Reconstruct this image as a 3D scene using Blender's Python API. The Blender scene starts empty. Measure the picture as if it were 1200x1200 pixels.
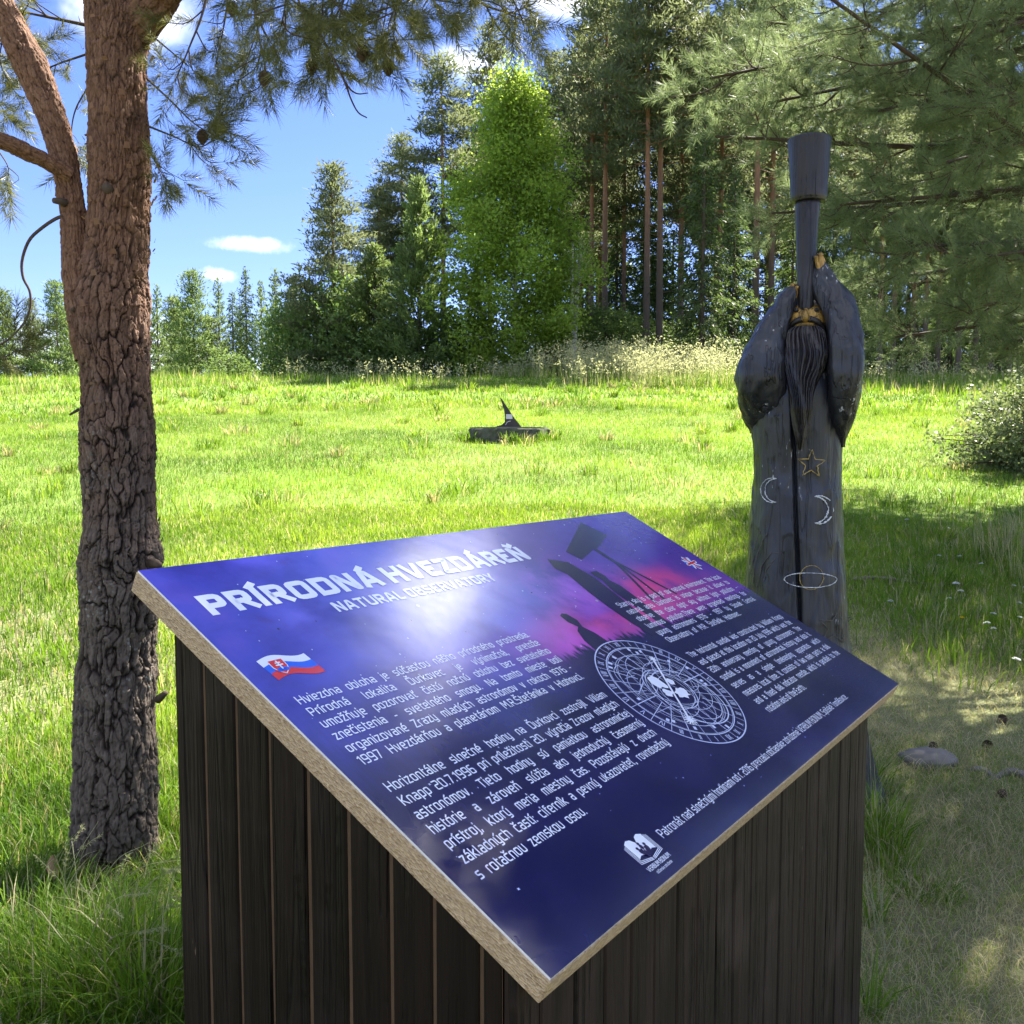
import bpy, math, random
import numpy as np
from mathutils import Vector, Matrix

SC = bpy.context.scene
COL = SC.collection
R = math.radians

# ------------------------------------------------------------------ camera, sky, sun, exposure
EYE = 1.6
FPX = 1095.0                                   # focal length for a 1200 px wide picture
PITCH = math.atan(80.0 / FPX)
cam_d = bpy.data.cameras.new('camera'); cam = bpy.data.objects.new('camera', cam_d); COL.objects.link(cam)
cam.location = (0, 0, EYE); cam.rotation_euler = (math.pi / 2 - PITCH, 0, 0)
cam_d.sensor_width = 36; cam_d.lens = 36 * FPX / 1200; cam_d.clip_start = 0.05; cam_d.clip_end = 3000
SC.camera = cam

SUN_AZ, SUN_EL = 43.0, 50.0                    # degrees to the right of straight ahead, degrees up
world = bpy.data.worlds.new('World'); SC.world = world; world.use_nodes = True
sun_d = bpy.data.lights.new('sun', 'SUN'); sun_d.energy = 5.0; sun_d.angle = R(0.53); sun_d.color = (1.0, 0.94, 0.84)
sun = bpy.data.objects.new('sun', sun_d); COL.objects.link(sun)
_s = Vector((math.sin(R(SUN_AZ)) * math.cos(R(SUN_EL)), math.cos(R(SUN_AZ)) * math.cos(R(SUN_EL)), math.sin(R(SUN_EL))))
sun.location = _s * 60; sun.rotation_euler = _s.to_track_quat('Z', 'Y').to_euler()

SC.view_settings.view_transform = 'Standard'; SC.view_settings.look = 'None'
SC.view_settings.exposure = 2.56; SC.view_settings.gamma = 1.0
SC.render.engine = 'CYCLES'
cy = SC.cycles
cy.max_bounces = 4; cy.diffuse_bounces = 2; cy.glossy_bounces = 2; cy.transmission_bounces = 4; cy.transparent_max_bounces = 4
cy.use_adaptive_sampling = True; cy.adaptive_threshold = 0.02
cy.caustics_reflective = False; cy.caustics_refractive = False
try: cy.use_denoising = True
except Exception: pass


class N:
    """small helper for node trees"""
    def __init__(s, nt): s.nt = nt
    def node(s, t, **kw):
        n = s.nt.nodes.new(t)
        for k, v in kw.items(): setattr(n, k, v)
        return n
    def put(s, sock, v):
        if hasattr(v, 'is_linked') or isinstance(v, bpy.types.NodeSocket): s.nt.links.new(v, sock)
        elif v is not None:
            try: sock.default_value = v
            except Exception: sock.default_value = (*v, 1.0)
    def m(s, op, a, b=None, c=None, clamp=False):
        n = s.node('ShaderNodeMath', operation=op); n.use_clamp = clamp
        for i, v in enumerate((a, b, c)):
            if v is not None: s.put(n.inputs[i], v)
        return n.outputs[0]
    def vm(s, op, a, b=None):
        n = s.node('ShaderNodeVectorMath', operation=op)
        s.put(n.inputs[0], a)
        if b is not None: s.put(n.inputs[1], b)
        return n.outputs['Value'] if op in ('DOT_PRODUCT', 'LENGTH') else n.outputs[0]
    def sm(s, x, lo, hi):
        n = s.node('ShaderNodeMapRange', interpolation_type='SMOOTHSTEP')
        s.put(n.inputs[0], x); n.inputs[1].default_value = lo; n.inputs[2].default_value = hi
        return n.outputs[0]
    def mix(s, f, a, b, blend='MIX'):
        n = s.node('ShaderNodeMix', data_type='RGBA', blend_type=blend)
        s.put(n.inputs[0], f); s.put(n.inputs[6], a); s.put(n.inputs[7], b)
        return n.outputs[2]
    def noise(s, vec, scale, detail=3, rough=.55, dist=0.0):
        n = s.node('ShaderNodeTexNoise'); s.put(n.inputs['Vector'], vec)
        n.inputs['Scale'].default_value = scale; n.inputs['Detail'].default_value = detail
        n.inputs['Roughness'].default_value = rough; n.inputs['Distortion'].default_value = dist
        return n.outputs['Fac'], n.outputs['Color']
    def vor(s, vec, scale, feature='F1', rnd=1.0):
        n = s.node('ShaderNodeTexVoronoi', feature=feature); s.put(n.inputs['Vector'], vec)
        n.inputs['Scale'].default_value = scale; n.inputs['Randomness'].default_value = rnd
        return n.outputs
    def ramp(s, f, stops):
        n = s.node('ShaderNodeValToRGB'); e = n.color_ramp.elements
        while len(e) < len(stops): e.new(0.5)
        for el, (p, c) in zip(e, stops): el.position = p; el.color = (*c, 1)
        s.put(n.inputs[0], f); return n.outputs[0]
    def scale(s, vec, v):
        n = s.node('ShaderNodeMapping'); s.put(n.inputs[0], vec); n.inputs['Scale'].default_value = v
        return n.outputs[0]


def build_sky():
    w = N(world.node_tree)
    bg = world.node_tree.nodes['Background']
    sk = w.node('ShaderNodeTexSky', sky_type='NISHITA'); sk.sun_disc = False
    sk.sun_elevation = R(SUN_EL); sk.sun_rotation = R(SUN_AZ)
    sk.air_density = 1.0; sk.dust_density = 0.25; sk.ozone_density = 3.0; sk.altitude = 600
    hs = w.node('ShaderNodeHueSaturation'); w.put(hs.inputs['Color'], sk.outputs[0]); hs.inputs['Saturation'].default_value = 1.10
    hs.inputs['Value'].default_value = 0.95
    d = w.node('ShaderNodeTexCoord').outputs['Generated']
    nz, nc = w.noise(d, 7.0, 5, .6)
    def spot(az, el, sa, se, soft, rag):
        c = Vector((math.sin(R(az)) * math.cos(R(el)), math.cos(R(az)) * math.cos(R(el)), math.sin(R(el))))
        t1 = Vector((math.cos(R(az)), -math.sin(R(az)), 0)); t2 = t1.cross(c) * -1
        dc = w.m('MAXIMUM', w.vm('DOT_PRODUCT', d, c), 0.01)
        a = w.m('DIVIDE', w.m('DIVIDE', w.vm('DOT_PRODUCT', d, t1), dc), math.tan(R(sa)))
        b = w.m('DIVIDE', w.m('DIVIDE', w.vm('DOT_PRODUCT', d, t2), dc), math.tan(R(se)))
        r = w.m('SQRT', w.m('ADD', w.m('MULTIPLY', a, a), w.m('MULTIPLY', b, b)))
        fine, _ = w.noise(d, rag, 4, .6)
        r = w.m('ADD', r, w.m('MULTIPLY', w.m('SUBTRACT', fine, .5), 1.7))
        front = w.sm(w.vm('DOT_PRODUCT', d, c), .2, .5)
        return w.m('MULTIPLY', w.sm(r, 1.0, 1.0 - soft), front)
    fac = None
    for a in ((-15.3, 11.4, 2.9, .55, 1.0, 34), (-17.3, 9.6, 1.4, .5, 1.0, 44), (-21.5, 22.5, 5.0, 2.2, .9, 14),
              (2.5, 25.5, 4.6, 2.3, .8, 16), (-2.5, 21.5, 3.0, 1.2, .95, 20), (-24, 5.0, 9.0, 2.4, .9, 12), (-8, 5.0, 9, 1.6, .9, 14),
              (-16, 47, 6, 4, .95, 9), (112, 35, 16, 9, .8, 6), (-80, 42, 30, 17, .8, 4), (-118, 30, 30, 13, .8, 5), (165, 48, 46, 24, .8, 4), (118, 40, 26, 14, .8, 5), (-150, 68, 40, 22, .8, 4)):  # wide clouds behind and overhead are unseen, added to brighten the shade
        s_ = spot(*a)
        fac = s_ if fac is None else w.m('MAXIMUM', fac, s_)
    glare = w.m('MAXIMUM', spot(19.0, 37.6, 6.2, 7.0, .95, 9), spot(25.0, 41.5, 2.6, 2.2, .95, 16))
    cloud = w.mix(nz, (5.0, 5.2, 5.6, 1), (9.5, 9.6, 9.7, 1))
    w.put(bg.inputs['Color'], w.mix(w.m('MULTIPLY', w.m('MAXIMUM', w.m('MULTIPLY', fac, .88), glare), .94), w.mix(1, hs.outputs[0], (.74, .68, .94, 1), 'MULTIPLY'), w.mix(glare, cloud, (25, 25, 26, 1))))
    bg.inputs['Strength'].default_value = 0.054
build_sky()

# ------------------------------------------------------------------ terrain height and picture-to-place helper
def softplus(t, k): return np.log1p(np.exp(np.clip(np.asarray(t, float) / k, -40, 40))) * k
def ground(x, y):
    x = np.asarray(x, float); y = np.asarray(y, float)
    z = .115 * softplus(y - 3.5, .8) + .034 * softplus(y - 25, 4.0) - .149 * softplus(y - 61, 2.4)
    z = z + .10 * np.sin(x * .11 + 1.3) * np.clip((y - 12) / 30, 0, 1) + .05 * np.sin(y * .31 + x * .17) * np.clip((y - 8) / 20, 0, 1)
    z = z + .012 * np.sin(x * 2.3 + .4) * np.sin(y * 1.9)
    return z
def gz(x, y): return float(ground(x, y))
def at(px, py, Y):
    """the point at distance Y seen at photo position (px, py) of 1200"""
    a = (px - 600) / FPX; b = (py - 600) / FPX
    yr = math.cos(PITCH) - b * math.sin(PITCH); zr = -math.sin(PITCH) - b * math.cos(PITCH)
    return Vector((a * Y / yr, Y, EYE + zr * Y / yr))

# ------------------------------------------------------------------ mesh and object helpers
class MB:
    def __init__(s): s.v = []; s.q = []; s.t = []; s.qm = []; s.tm = []; s.n = 0
    def add(s, V, F, mat=0):
        V = np.asarray(V, float).reshape(-1, 3); F = np.asarray(F, int)
        if F.size:
            (s.q if F.shape[1] == 4 else s.t).append(F + s.n)
            (s.qm if F.shape[1] == 4 else s.tm).append(np.full(len(F), mat, int))
        s.v.append(V); s.n += len(V)
        return s
    def more(s, F, mat=0, back=0):
        F = np.asarray(F, int) + s.n - back
        (s.q if F.shape[1] == 4 else s.t).append(F); (s.qm if F.shape[1] == 4 else s.tm).append(np.full(len(F), mat, int))
    def poly(s, pts, mat=0):
        """a flat polygon, fanned from a triangulation that also copes with hollows"""
        from mathutils.geometry import tessellate_polygon
        P = [Vector(p) if len(p) == 3 else Vector((p[0], p[1], 0)) for p in pts]
        s.add([tuple(p) for p in P], np.array(tessellate_polygon([P]), int), mat)
    def box(s, lo, hi, mat=0):
        x0, y0, z0 = lo; x1, y1, z1 = hi
        s.add([(x0,y0,z0),(x1,y0,z0),(x1,y1,z0),(x0,y1,z0),(x0,y0,z1),(x1,y0,z1),(x1,y1,z1),(x0,y1,z1)],
              [(0,3,2,1),(4,5,6,7),(0,1,5,4),(1,2,6,5),(2,3,7,6),(3,0,4,7)], mat)
    def mesh(s, name, smooth=False):
        me = bpy.data.meshes.new(name)
        V = np.concatenate(s.v) if s.v else np.zeros((0, 3))
        q = np.concatenate(s.q) if s.q else np.zeros((0, 4), int); t = np.concatenate(s.t) if s.t else np.zeros((0, 3), int)
        me.vertices.add(len(V)); me.vertices.foreach_set('co', V.astype(np.float32).ravel())
        me.loops.add(q.size + t.size); me.polygons.add(len(q) + len(t))
        me.loops.foreach_set('vertex_index', np.concatenate([q.ravel(), t.ravel()]).astype(np.int32))
        ls = np.concatenate([np.arange(len(q)) * 4, q.size + np.arange(len(t)) * 3]).astype(np.int32)
        me.polygons.foreach_set('loop_start', ls)
        mi = np.concatenate((s.qm or [np.zeros(0, int)]) + (s.tm or [np.zeros(0, int)])).astype(np.int32)
        me.polygons.foreach_set('material_index', mi)
        me.polygons.foreach_set('use_smooth', np.full(len(q) + len(t), bool(smooth)))
        me.update(calc_edges=True); me.validate()
        return me
    def build(s, name, mats, parent=None, smooth=False):
        me = s.mesh(name, smooth)
        for m in (mats if isinstance(mats, (list, tuple)) else [mats]): me.materials.append(m)
        o = bpy.data.objects.new(name, me); COL.objects.link(o)
        if parent is not None: o.parent = parent
        return o

def tag(o, label=None, cat=None, group=None, kind=None):
    for k, v in (('label', label), ('category', cat), ('group', group), ('kind', kind)):
        if v: o[k] = v
    return o
def thing(name, loc, label, cat, group=None, rz=0):
    o = bpy.data.objects.new(name, None); COL.objects.link(o); o.empty_display_size = .1
    o.location = loc; o.rotation_euler = (0, 0, rz)
    return tag(o, label, cat, group)
def copy_tree(o, parent=None):
    c = o.copy(); COL.objects.link(c); c.parent = parent
    for ch in list(o.children): copy_tree(ch, c)
    return c

def tube(mb, pts, radii, seg=8, mat=0, cap=True, squash=None):
    P = np.asarray([tuple(p) for p in pts], float); n = len(P)
    r = np.broadcast_to(np.asarray(radii, float), (n,)) if np.ndim(radii) < 2 else radii
    T = np.gradient(P, axis=0); T /= np.linalg.norm(T, axis=1)[:, None] + 1e-12
    ref = np.array([1., 0, 0]) if abs(T[0][0]) < .8 else np.array([0, 1., 0])
    V = []
    a = np.arange(seg) * 2 * math.pi / seg
    u = ref - T[0] * (ref @ T[0]); u /= np.linalg.norm(u)
    for i in range(n):
        u = u - T[i] * (u @ T[i]); u /= np.linalg.norm(u) + 1e-12
        w = np.cross(T[i], u)
        V.append(P[i] + r[i] * (np.cos(a)[:, None] * u + np.sin(a)[:, None] * w))
    V = np.concatenate(V)
    F = [(i * seg + j, i * seg + (j + 1) % seg, (i + 1) * seg + (j + 1) % seg, (i + 1) * seg + j) for i in range(n - 1) for j in range(seg)]
    mb.add(V, F, mat)
    if cap:
        c = np.array([P[0] - T[0] * r[0] * .3, P[-1] + T[-1] * r[-1] * .3])
        k = mb.n; mb.add(c, np.zeros((0, 3), int))
        b = k - n * seg
        mb.t.append(np.array([(k, b + (j + 1) % seg, b + j) for j in range(seg)] + [(k + 1, b + (n - 1) * seg + j, b + (n - 1) * seg + (j + 1) % seg) for j in range(seg)]))
        mb.tm.append(np.full(2 * seg, mat, int))
def smooth_path(pts, n):
    """Catmull-Rom through points"""
    P = np.asarray([tuple(p) for p in pts], float); P = np.vstack([2 * P[0] - P[1], P, 2 * P[-1] - P[-2]])
    m = len(P) - 3; out = []
    for t in np.linspace(0, m - 1e-9, n):
        i = int(t); f = t - i; a, b, c, d = P[i:i + 4]
        out.append(.5 * (2 * b + (c - a) * f + (2 * a - 5 * b + 4 * c - d) * f * f + (3 * b - a - 3 * c + d) * f ** 3))
    return np.array(out)
def loft(mb, rings, mat=0, cap=True):
    """rings: array (n, seg, 3)"""
    Rg = np.asarray(rings, float); n, seg = Rg.shape[:2]
    F = [(i * seg + j, i * seg + (j + 1) % seg, (i + 1) * seg + (j + 1) % seg, (i + 1) * seg + j) for i in range(n - 1) for j in range(seg)]
    mb.add(Rg.reshape(-1, 3), F, mat)
    if cap:
        k = mb.n; mb.add([Rg[0].mean(0), Rg[-1].mean(0)], np.zeros((0, 3), int)); b = k - n * seg
        mb.t.append(np.array([(k, b + (j + 1) % seg, b + j) for j in range(seg)] + [(k + 1, b + (n - 1) * seg + j, b + (n - 1) * seg + (j + 1) % seg) for j in range(seg)]))
        mb.tm.append(np.full(2 * seg, mat, int))

def vnoise(P, seed=0):
    """value noise, numpy, P (n,3) -> 0..1"""
    P = np.asarray(P, float); I = np.floor(P).astype(np.int64); f = P - I; f = f * f * (3 - 2 * f)
    def hsh(i):
        h = (i[:, 0] * 374761393 + i[:, 1] * 668265263 + i[:, 2] * 2147483647 + seed * 974634437) & 0xffffffff
        h = ((h ^ (h >> 13)) * 1274126177) & 0xffffffff
        return ((h ^ (h >> 16)) & 0xffff) / 65535.0
    out = 0
    for dx in (0, 1):
        for dy in (0, 1):
            for dz in (0, 1):
                w = (f[:, 0] if dx else 1 - f[:, 0]) * (f[:, 1] if dy else 1 - f[:, 1]) * (f[:, 2] if dz else 1 - f[:, 2])
                out = out + w * hsh(I + np.array([dx, dy, dz]))
    return out
def fbm(P, oct=4, seed=0):
    P = np.asarray(P, float); a, s, t = .5, 0, 0
    for k in range(oct): s = s + a * vnoise(P * 2 ** k, seed + k); t += a; a *= .5
    return s / t
def worley(u, v, period, seed=0):
    """F1, F2 and cell id over a plane that repeats every `period` cells along u"""
    iu = np.floor(u).astype(np.int64); iv = np.floor(v).astype(np.int64)
    d1 = np.full(u.shape, 9.); d2 = d1.copy(); cid = np.zeros(u.shape)
    for du in (-1, 0, 1):
        for dv in (-1, 0, 1):
            cu = iu + du; cv = iv + dv; cw = np.mod(cu, period)
            def hsh(k):
                h = (cw * 374761393 + cv * 668265263 + (k + seed * 7) * 1442695041) & 0xffffffff
                h = ((h ^ (h >> 13)) * 1274126177) & 0xffffffff
                return ((h ^ (h >> 16)) & 0xffff) / 65535.0
            px = cu + .1 + .8 * hsh(1); py = cv + .1 + .8 * hsh(2)
            d = np.hypot(u - px, v - py)
            new = d < d1
            d2 = np.where(new, d1, np.minimum(d2, d)); cid = np.where(new, hsh(3), cid); d1 = np.where(new, d, d1)
    return d1, d2, cid

# ------------------------------------------------------------------ materials
def new_mat(name):
    m = bpy.data.materials.new(name); m.use_nodes = True
    nt = m.node_tree; b = nt.nodes['Principled BSDF']
    return m, N(nt), b
def obj_co(n): return n.node('ShaderNodeTexCoord').outputs['Object']
def bump(n, b, h, strength=.5, dist=.01):
    k = n.node('ShaderNodeBump'); k.inputs['Strength'].default_value = strength; k.inputs['Distance'].default_value = dist
    n.put(k.inputs['Height'], h); n.put(b.inputs['Normal'], k.outputs[0])

def plain(name, col, rough=.6, spec=.4, var=.25, scale=30):
    m, n, b = new_mat(name)
    f, _ = n.noise(obj_co(n), scale, 4, .6)
    n.put(b.inputs['Base Color'], n.mix(f, tuple(c * (1 - var) for c in col) + (1,), tuple(min(1, c * (1 + var)) for c in col) + (1,)))
    b.inputs['Roughness'].default_value = rough; b.inputs['Specular IOR Level'].default_value = spec
    return m

def leaf_mat(name, dark, light, trans=.4, tcol=None, rough=.5, objvar=.25, gloss=.25):
    """foliage: each leaf its own tone, light passes through"""
    m, n, b = new_mat(name); nt = n.nt
    g = n.node('ShaderNodeNewGeometry'); oi = n.node('ShaderNodeObjectInfo')
    c = n.mix(g.outputs['Random Per Island'], (*dark, 1), (*light, 1))
    hs = n.node('ShaderNodeHueSaturation'); n.put(hs.inputs['Color'], c)
    n.put(hs.inputs['Value'], n.m('ADD', 1 - objvar / 2, n.m('MULTIPLY', oi.outputs['Random'], objvar)))
    n.put(hs.inputs['Hue'], n.m('ADD', .49, n.m('MULTIPLY', oi.outputs['Random'], .02)))
    c = hs.outputs[0]
    n.put(b.inputs['Base Color'], c); b.inputs['Roughness'].default_value = rough; b.inputs['Specular IOR Level'].default_value = gloss
    t = n.node('ShaderNodeBsdfTranslucent')
    n.put(t.inputs[0], n.mix(.7, c, (*(tcol or light), 1)))
    x = n.node('ShaderNodeMixShader'); x.inputs[0].default_value = trans
    nt.links.new(b.outputs[0], x.inputs[1]); nt.links.new(t.outputs[0], x.inputs[2])
    nt.links.new(x.outputs[0], nt.nodes['Material Output'].inputs[0])
    return m

def grass_mat(name, trans=.45):
    """blades carry a tint (young to deep green) and a dryness of their own"""
    m, n, b = new_mat(name); nt = n.nt
    tint = n.node('ShaderNodeAttribute', attribute_name='tint').outputs['Fac']
    dry = n.node('ShaderNodeAttribute', attribute_name='dry').outputs['Fac']
    g = n.ramp(tint, [(0, (.050, .115, .011)), (.5, (.125, .235, .018)), (1, (.215, .315, .036))])
    c = n.mix(dry, g, n.mix(tint, (.25, .215, .13, 1), (.55, .48, .32, 1)))
    n.put(b.inputs['Base Color'], c); b.inputs['Roughness'].default_value = .5; b.inputs['Specular IOR Level'].default_value = .25
    t = n.node('ShaderNodeBsdfTranslucent'); n.put(t.inputs[0], n.mix(1.0, c, (1.35, 1.25, .8, 1), 'MULTIPLY'))
    x = n.node('ShaderNodeMixShader'); x.inputs[0].default_value = trans
    nt.links.new(b.outputs[0], x.inputs[1]); nt.links.new(t.outputs[0], x.inputs[2])
    nt.links.new(x.outputs[0], nt.nodes['Material Output'].inputs[0])
    return m

def ground_mat():
    m, n, b = new_mat('meadow_soil')
    co = obj_co(n)
    f1, _ = n.noise(co, .35, 5, .6); f2, _ = n.noise(co, 6, 5, .65); f3, _ = n.noise(co, 60, 3, .6)
    green = n.mix(f2, (.075, .150, .015, 1), (.140, .220, .026, 1))
    soil = n.mix(f3, (.095, .095, .052, 1), (.24, .225, .135, 1))
    sep = n.node('ShaderNodeSeparateXYZ'); n.put(sep.inputs[0], co)
    far = n.sm(sep.outputs[1], 5, 11)
    patch = n.m('MULTIPLY', n.sm(f1, .62, .40), n.m('ADD', .25, n.m('MULTIPLY', far, .75)))
    n.put(b.inputs['Base Color'], n.mix(n.m('MAXIMUM', patch, n.m('MULTIPLY', far, .8)), soil, green))
    b.inputs['Roughness'].default_value = .95; b.inputs['Specular IOR Level'].default_value = .1
    bump(n, b, f3, .6, .02)
    return m

def bark_mat(name, low, high, split, soft, fissure, flake):
    m, n, b = new_mat(name)
    co = obj_co(n); sep = n.node('ShaderNodeSeparateXYZ'); n.put(sep.inputs[0], co)
    f1, _ = n.noise(co, 9, 5, .65); f2, _ = n.noise(co, 45, 5, .7); f3, _ = n.noise(n.scale(co, (1, 1, .35)), 90, 4, .6)
    hmix = n.sm(n.m('ADD', sep.outputs[2], n.m('MULTIPLY', n.m('SUBTRACT', f1, .5), 1.4)), split - soft, split + soft)
    lowc = n.mix(f2, tuple(c * .6 for c in low) + (1,), tuple(c * 1.45 for c in low) + (1,))
    highc = n.mix(f2, tuple(c * .65 for c in high) + (1,), tuple(c * 1.4 for c in high) + (1,))
    plate = n.mix(hmix, lowc, highc)
    cid = n.node('ShaderNodeAttribute', attribute_name='plate').outputs['Fac']
    plate = n.mix(n.m('MULTIPLY', cid, .70), n.mix(.25, plate, (.03, .018, .012, 1)), n.mix(hmix, tuple(c * 1.5 for c in low) + (1,), (*flake, 1)))
    cr = n.node('ShaderNodeAttribute', attribute_name='fissure').outputs['Fac']
    lv = n.vor(co, 55); lm, _ = n.noise(co, 3.2, 3, .6)
    lich = n.m('MULTIPLY', n.m('MULTIPLY', n.sm(lv['Distance'], .34, .22), n.sm(lm, .50, .62)), n.m('SUBTRACT', 1, hmix))
    plate = n.mix(n.m('MULTIPLY', lich, .75), plate, (.21, .23, .20, 1))
    n.put(b.inputs['Base Color'], n.mix(cr, plate, (*fissure, 1)))
    pt = n.node('ShaderNodeAttribute', attribute_name='fissure').outputs['Fac']
    b.inputs['Roughness'].default_value = .85; b.inputs['Specular IOR Level'].default_value = .25
    bump(n, b, n.m('ADD', f2, n.m('MULTIPLY', f3, .6)), .8, .006)
    return m

def far_bark(name, low, high, z0, z1):
    m, n, b = new_mat(name)
    co = obj_co(n); sep = n.node('ShaderNodeSeparateXYZ'); n.put(sep.inputs[0], co)
    f, _ = n.noise(n.scale(co, (4, 4, 1)), 3, 4, .65)
    c = n.mix(n.sm(sep.outputs[2], z0, z1), (*low, 1), (*high, 1))
    n.put(b.inputs['Base Color'], n.mix(f, n.mix(1, c, (.55, .55, .55, 1), 'MULTIPLY'), n.mix(1, c, (1.4, 1.4, 1.4, 1), 'MULTIPLY')))
    b.inputs['Roughness'].default_value = .9
    return m
def birch_bark():
    m, n, b = new_mat('birch_bark')
    co = obj_co(n)
    f, _ = n.noise(n.scale(co, (1.5, 1.5, 6)), 1.2, 4, .7)
    n.put(b.inputs['Base Color'], n.mix(n.sm(f, .50, .62), (.42, .41, .38, 1), (.05, .045, .04, 1)))
    b.inputs['Roughness'].default_value = .8
    return m

def stained_wood(name, col, grain, rough, chips=0.0, vertical=True, chipcol=(.45, .42, .38), spec=.45):
    m, n, b = new_mat(name)
    co = obj_co(n)
    st = (1, 1, .06) if vertical else (.06, 1, 1)
    oi = n.node('ShaderNodeNewGeometry').outputs['Random Per Island']
    f1, _ = n.noise(n.scale(co, st), grain, 5, .65, .3); f2, _ = n.noise(n.scale(co, st), grain * 4, 3, .6); f3, _ = n.noise(co, 5, 4, .6)
    c = n.mix(n.sm(f1, .30, .70), tuple(x * .35 for x in col) + (1,), (col[0] * 2.0, col[1] * 1.75, col[2] * 1.6, 1))
    c = n.mix(n.m('MULTIPLY', n.sm(f3, .5, .75), .45), c, tuple(min(1, x * 1.9 + .006) for x in col) + (1,))
    c = n.mix(n.m('MULTIPLY', oi, .35), c, tuple(x * 1.7 for x in col) + (1,))
    f6, _ = n.noise(n.scale(co, (1, 1, .035)), 16, 3, .6, .2)
    dry_ = n.m('MULTIPLY', n.sm(n.m('ABSOLUTE', n.m('SUBTRACT', f6, .5)), .022, .006), n.sm(f3, .40, .55))     # drying cracks along the grain
    c = n.mix(n.m('MULTIPLY', dry_, .9), c, (.002, .002, .002, 1))
    kv = n.vor(n.scale(co, (1, 1, .42)), 5.5); km = n.vm('DOT_PRODUCT', kv['Color'], (0, 0, 1))
    kn = n.m('MULTIPLY', n.sm(kv['Distance'], .085, .045), n.sm(km, .55, .60))
    c = n.mix(kn, c, n.mix(n.sm(kv['Distance'], .05, .02), tuple(x * 4.5 for x in col) + (1,), tuple(x * .5 for x in col) + (1,)))
    c = n.mix(n.m('MULTIPLY', n.sm(f3, .48, .64), .70), c, n.mix(f2, c, (col[0] * 3.4 + .004, col[1] * 3.1 + .004, col[2] * 3.0 + .005, 1)))
    if chips:
        f4, _ = n.noise(n.scale(co, (1, 1, .3)), 70, 3, .5); f5, _ = n.noise(co, 7, 2, .5)
        ch = n.m('MULTIPLY', n.sm(f4, .62, .67), n.sm(f5, 1 - chips, 1.06 - chips))
        c = n.mix(ch, c, (*chipcol, 1))
    n.put(b.inputs['Base Color'], c)
    n.put(b.inputs['Roughness'], n.m('ADD', rough - .12, n.m('MULTIPLY', f1, .24)))
    b.inputs['Specular IOR Level'].default_value = spec
    bump(n, b, n.m('SUBTRACT', n.m('ADD', n.m('MULTIPLY', f1, .7), n.m('MULTIPLY', f2, .5)), n.m('MULTIPLY', dry_, .8)), .75, .008)
    return m

def chipboard():
    m, n, b = new_mat('chipboard_edge')
    co = obj_co(n)
    v = n.vor(n.scale(co, (1, 1, 2.0)), 210)
    f, _ = n.noise(co, 22, 4, .6)
    c = n.mix(n.vm('DOT_PRODUCT', v['Color'], (.4, .3, .3)), (.19, .115, .055, 1), (.62, .48, .30, 1))
    n.put(b.inputs['Base Color'], n.mix(n.m('MULTIPLY', f, .6), c, (.34, .25, .16, 1)))
    b.inputs['Roughness'].default_value = .85
    bump(n, b, v['Distance'], .7, .004)
    return m

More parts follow.
